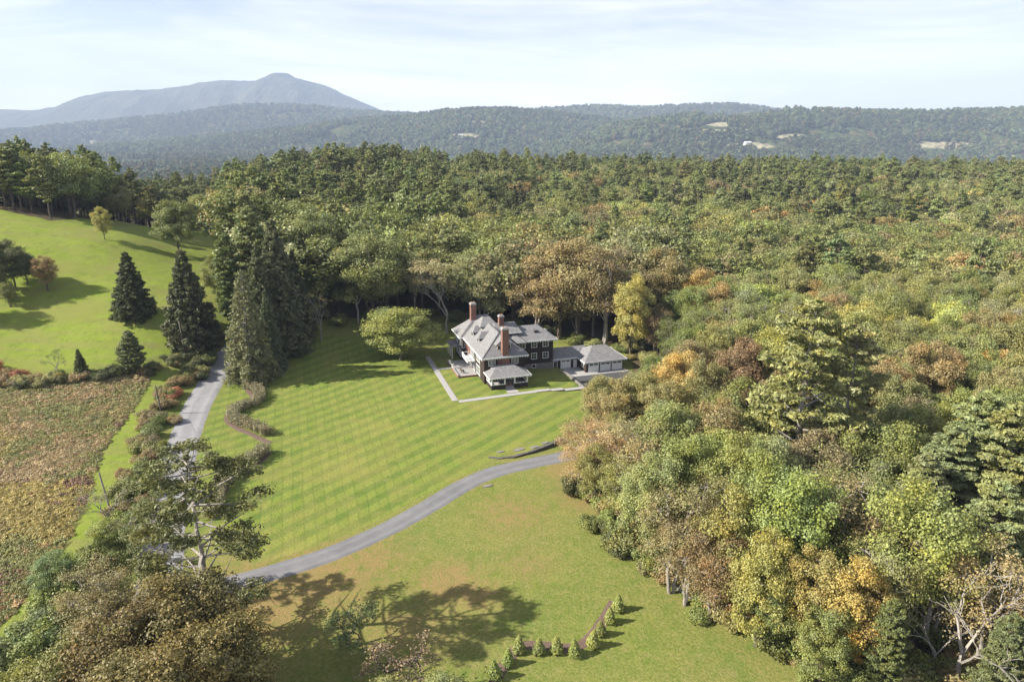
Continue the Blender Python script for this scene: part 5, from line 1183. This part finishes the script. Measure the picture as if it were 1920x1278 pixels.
GB, BB, RB, KB, PB = ((.085,.115,.035), 'green'), ((.17,.13,.07), 'brown'), ((.20,.07,.05), 'red'), ((.16,.155,.065), 'khaki'), ((.15,.085,.075), 'maroon')
DB = ((.05,.07,.03), 'dark green')
shrubs([(0,728),(60,722),(130,712),(200,705),(280,695),(350,672),(385,655)], 44, 1.1, [DB, DB, GB, BB, KB], .9, 1.6, 'in the hedge line below the pasture', 'bushes of the hedge line below the pasture')
shrubs([(-60,715),(10,708),(35,712)], 9, 1.2, [((.20,.055,.04), 'red'), ((.22,.085,.04), 'orange-red'), BB], 1.3, 1.9, 'at the left end of the hedge line', 'red bushes at the left edge')
shrubs([(395,672),(372,692),(345,715)], 17, 1.3, [GB, KB, DB], 1.1, 1.8, 'on the road verge near the pole', 'bushes along the upper road verge')
shrubs([(365,706),(345,718),(330,728)], 8, .8, [PB, RB, BB], 1.0, 1.5, 'on the road verge among green ones', 'maroon and red bushes along the upper road verge')
shrubs([(322,735),(298,780),(272,840),(250,900)], 42, 1.2, [GB, BB, KB, BB, GB, ((.15,.12,.08), 'grey-brown')], .9, 1.7, 'between the mown strip and the road', 'bushes along the lower road verge')
shrubs([(318,738),(310,752)], 4, .6, [((.24,.10,.05), 'orange-red')], 1.0, 1.4, 'beside the dark pole', 'orange-red bushes by the dark pole')
shrubs([(262,900),(240,960),(215,1010),(190,1060),(150,1120)], 26, 1.5, [GB, KB, ((.10,.14,.04), 'bright green'), BB], 1.0, 2.0, 'on the verge behind the red pine', 'bushes on the verge behind the red pine')
shrubs([(130,1110),(95,1160),(60,1200),(20,1250)], 16, 1.2, [((.11,.145,.07), 'silvery green'), ((.10,.145,.035), 'bright green')], 1.2, 2.2, 'on the verge at bottom left', 'pale bushes on the verge at bottom left')
ew = [(1105,905),(1128,960),(1150,1000),(1190,1045),(1240,1080),(1300,1118),(1360,1150),(1430,1190),(1500,1235),(1570,1285)]
shrubs(ew, 54, 1.3, [GB, KB, DB, BB, ((.13,.17,.04), 'lime green'), GB], 1.0, 2.1, 'along the edge of the right-hand wood', 'bushes along the edge of the right-hand wood')
shrubs([(1140,880),(1180,960),(1240,1030),(1330,1085),(1450,1150),(1540,1210),(1620,1270)], 36, 2.2, [BB, KB, GB, ((.21,.13,.06), 'bronze'), ((.20,.19,.05), 'yellowish')], 1.3, 2.6, 'just inside the right-hand wood', 'bushes just inside the right-hand wood')
shrubs([(1620,1262),(1700,1280),(1790,1275),(1900,1240)], 22, 2.6, [GB, KB, BB, ((.12,.15,.045), 'mid green')], 1.2, 2.2, 'round the large dead tree', 'bushes round the large dead tree')
shrubs([(1480,1190),(1530,1225),(1560,1250)], 14, 1.3, [((.13,.175,.045), 'fresh green'), ((.12,.18,.04), 'mid green')], 1.5, 2.4, 'at the bottom corner of the wood edge', 'fresh green bushes at the bottom of the wood edge')
shrubs([(440,612),(560,606),(640,604),(700,600),(790,598),(930,600),(1000,618),(1040,628)], 24, 2.2, [DB, GB, ((.06,.09,.03), 'deep green')], 1.1, 2.4, 'in the shade at the back of the lawn', 'bushes at the back of the lawn')
shrubs([(1060,640),(1110,648),(1160,660),(1215,680)], 13, 1.6, [GB, ((.10,.13,.04), 'mid green'), KB], 1.1, 2.2, 'under the trees behind the garage', 'bushes under the trees behind the garage')
shrubs([(0,345),(60,372),(130,396),(185,412),(240,425),(300,430),(340,434)], 24, 2.2, [DB, GB, DB], 1.6, 3.2, 'at the foot of the wood above the pasture', 'bushes at the foot of the wood above the pasture')
def weeds():
    g = np.random.default_rng(8); M_ = np.array(Z_MEADOW); x0, y0 = np.maximum(M_.min(0), (-160, 50)); x1, y1 = M_.max(0); n = int((x1 - x0) * (y1 - y0) * 3.2)
    x = x0 + g.random(n) * (x1 - x0); y = y0 + g.random(n) * (y1 - y0); k = inpoly(x, y, Z_MEADOW) & (np.abs(x) < y * .85 + 8); x, y = x[k], y[k]; z = terrain(x, y) - .22
    jx = x + g.normal(0, 2.2, len(x)); jy = y + g.normal(0, 2.2, len(x)); a = fbm(jx, jy, 30, 5, 51) + g.normal(0, .03, len(x)); b = fbm(jx, jy, 9, 4, 57) + g.normal(0, .04, len(x)); c = np.tile((.155, .138, .045), (len(x), 1)); c[a > .47] = (.185, .130, .055); c[(a > .5) & (b > .52)] = (.20, .155, .072); c[(b < .42)] = (.13, .132, .04)
    c[(fbm(x, y, 20, 3, 63) + g.normal(0, .03, len(x)) > .67)] = (.20, .165, .045); c[fbm(jx, jy, 12, 3, 66) + g.normal(0, .03, len(x)) > .71] = (.13, .08, .045); c = c * (1 + g.normal(0, .15, (len(x), 1)))
    src = bpy.data.objects.new('src', joined(PROTO['weed'][0], PROTO['weed'][1]))
    mass('meadow_weeds', np.c_[x, y, z], .6 + .8 * g.random(len(x)), np.c_[np.clip(c * 1.38, .01, 1), np.ones(len(x))], [src], 'uncut rust, straw and gold weeds of the left meadow', 'weeds'); print('weeds', len(x))
weeds()
# boulders of the old wall along the wood edge
stone_wall('boulder_wall', [(q[0], q[1], q[2] - .1) for q in [P(*q) for q in [(1238,1078),(1262,1098),(1300,1122),(1335,1150)]]], .5, 'ragged row of grey boulders where the lower lawn meets the wood', 'stone wall', .62, 1, th=.6)

# ------------------------------------------------------------------ poles and wires
def pole(loc, h, label, lean=(0, 0), arm=False, mat='wood_pole', wires=None):
    r = tag(empty('utility_pole', loc), label, 'pole'); r.rotation_euler = (lean[0], lean[1], 0)
    MB().tube([(0, 0, -.6), (0, 0, h)], [.17, .12], 8).build('post', M[mat], r)
    if arm: MB().box((-1.1, -.06, h - .9), (1.1, .06, h - .75)).build('crossarm', M[mat], r)
    MB().lathe([(.03, 0), (.07, .06), (.05, .2)], (.0, 0, h), 6).build('insulator', M['metal'], r)
    return r
pole(P(346, 662), 8.3, 'grey wooden pole at the top of the road verge', (0, -.03)); pole(P(303, 776), 6.2, 'dark wooden pole in the red bushes by the road', (0, -.05), mat='bark'); pole(P(207, 958), 6.8, 'pale leaning pole on the mown strip by the road', (0, -.09), mat='bark_pale')
ap = P(409, 439); r = tag(empty('timber_pole_frame', ap, .3), 'A-shaped timber power frame at the far edge of the pasture', 'power pole')
for s in (-1, 1): MB().tube([(s * 1.3, 0, -.5), (s * .12, 0, 8.0)], [.2, .15], 8).build('leg', M['bark_pale'], r)
MB().box((-.9, -.1, 3.4), (.9, .1, 3.6)).build('brace', M['bark_pale'], r)
MB().lathe([(.9, -.2), (1.2, .1), (.5, .35)], (0, 0, 0), 8).build('earth_mound', M['mulch'], r)
for k in range(4):
    x, y, z = ap; pts = []
    for i in range(9): t = i / 8; pts.append((x + t * 26, y + 6 * t, z + 7.8 - k * .75 - 3.2 * t - 4 * t * (1 - t) * 1.1))
    o = MB().tube(pts, [.035] * 9, 4).build('power_wire', M['metal']); tag(o, ('topmost', 'second', 'third', 'lowest')[k] + ' wire running right from the timber power frame', 'wire')
# farm buildings in the valley
def hill_z(x, y):
    zs = [tz(x, y)]
    for name, XX, YY, ZZ, TT, y0, FL in HILLS:
        j = int(np.clip(np.searchsorted(XX[0], x), 0, XX.shape[1] - 1)); zs.append(float(np.interp(y, YY[:, j], ZZ[:, j], left=-200, right=-200)))
    return max(zs)
def farm(px, dist, w, dp, h, lab, roofc):
    c, s = math.cos(PITCH), math.sin(PITCH); x = (px - 960) / FPX * dist; z = hill_z(x, dist)
    r = tag(empty('farm_building', (x, dist, z + 3), .4), lab, 'building')
    MB().box((-w/2, -dp/2, -6), (w/2, dp/2, h)).build('wall', M['white'], r)
    MB().poly([(-w/2-1, -dp/2-1, h), (w/2+1, -dp/2-1, h), (w/2+1, dp/2+1, h), (-w/2-1, dp/2+1, h), (-w/2-1, 0, h+dp*.3), (w/2+1, 0, h+dp*.3)], [(0,1,5,4),(2,3,4,5),(1,2,5),(3,0,4),(3,2,1,0)]).build('roof', M[roofc], r)
farm(1385, 3130, 30, 14, 6, 'long pale farm building in the valley, right of centre', 'white'); farm(1362, 3300, 18, 12, 6, 'small pale building left of the long farm building', 'roof'); farm(868, 3900, 22, 12, 5, 'lone white building in the valley above the centre', 'white'); farm(203, 3950, 16, 12, 7, 'white house in the valley beyond the pasture wood', 'white')

# trees of the valley and the nearer hillsides, massed
M['leaf_valley'] = M['leaf_far']
def valley():
    g = np.random.default_rng(12); n = 15000
    y = 1250 + (3600 - 1250) * g.random(n) ** .8; x = (g.random(n) * 1.7 - .85) * y
    f = fbm(x, y, 420, 3, 91); keep = (f < .60); x, y = x[keep], y[keep]; z = terrain(x, y)
    base = np.array([(.06,.09,.035), (.085,.11,.045), (.13,.12,.05)])[g.integers(0, 3, len(x))] * (1 + g.normal(0, .12, (len(x), 1)))
    a = bpy.data.objects.new('src', joined(PROTO['vb'][0], PROTO['vb'][1])); b = bpy.data.objects.new('src', joined(PROTO['vp'][0], PROTO['vp'][1]))
    mass('valley_wood', np.c_[x, y, z], (.9 + .5 * g.random(len(x))) * 1.15, np.c_[np.clip(base, .01, 1), np.ones(len(x))], [a, b], 'hazy mass of trees filling the valley floor', 'wood')
broadleaf('vb', 90, 15, 7.0, .1, 6, 4, 7, 2.6); pine('vp', 91, 20, 5.0, .1, 3.2, 5, 4, 2.4, prof=WP)
valley()
def hill_woods():
    g = np.random.default_rng(31); a = bpy.data.objects.new('src', joined(PROTO['vb'][0], PROTO['vb'][1])); b = bpy.data.objects.new('src', joined(PROTO['vp'][0], PROTO['vp'][1]))
    for name, XX, YY, ZZ, TT, y0, FL in HILLS:
        if name == 'mountain': continue
        nr, na = XX.shape; dx = XX[0, 1] - XX[0, 0]; area = dx * na * (YY[-1, 0] - YY[0, 0]); n = int(area / (520 if y0 < 5000 else 1100))
        i = g.random(n) * (nr - 1.001) * .56; j = g.random(n) * (na - 1.001); i0 = i.astype(int); j0 = j.astype(int); fi = i - i0; fj = j - j0
        def L(A): return (A[i0, j0]*(1-fj) + A[i0, j0+1]*fj)*(1-fi) + (A[i0+1, j0]*(1-fj) + A[i0+1, j0+1]*fj)*fi
        x, y, z = L(XX), L(YY), L(ZZ); k = (np.abs(x) < y * .82) & (z > -88) & (fbm(x, y, 300, 3, 131) < .66) & (L(FL) < .3); x, y, z = x[k], y[k], z[k]
        w = fbm(x, y, 500, 4, 140); base = np.array([(.085,.125,.044), (.120,.155,.052), (.165,.150,.055), (.065,.090,.040)])[g.choice(4, len(x), p=[.35,.35,.15,.15])] * (1 + g.normal(0, .12, (len(x), 1))); base[w < .42] *= .75
        mass('hill_wood', np.c_[x, y, z - 3], (1.5 if y0 < 5000 else 2.2) * (.8 + .6 * g.random(len(x))), np.c_[np.clip(base, .01, 1), np.ones(len(x))], [a, b], 'hazy woods covering the %s' % {6600: 'ridge below the mountain', 4700: 'long middle hills', 3900: 'hills at the right'}[y0], 'wood')
        print('hillwood', len(x))
hill_woods()

# ------------------------------------------------------------------ haze
hz = newmat('haze'); m, n, l, b = hz; n.remove(b); out = n['Material Output']
pv = n.new('ShaderNodeVolumePrincipled'); pv.inputs['Color'].default_value = (.60, .74, 1.0, 1); pv.inputs['Density'].default_value = 9.0e-5; pv.inputs['Anisotropy'].default_value = 0
l.new(pv.outputs[0], out.inputs['Volume'])
ho = MB().box((-13900, -2900, -130), (13900, 14500, 1050)).build('haze', m); tag(ho, 'thin blue haze over the valley', 'haze', kind='stuff')
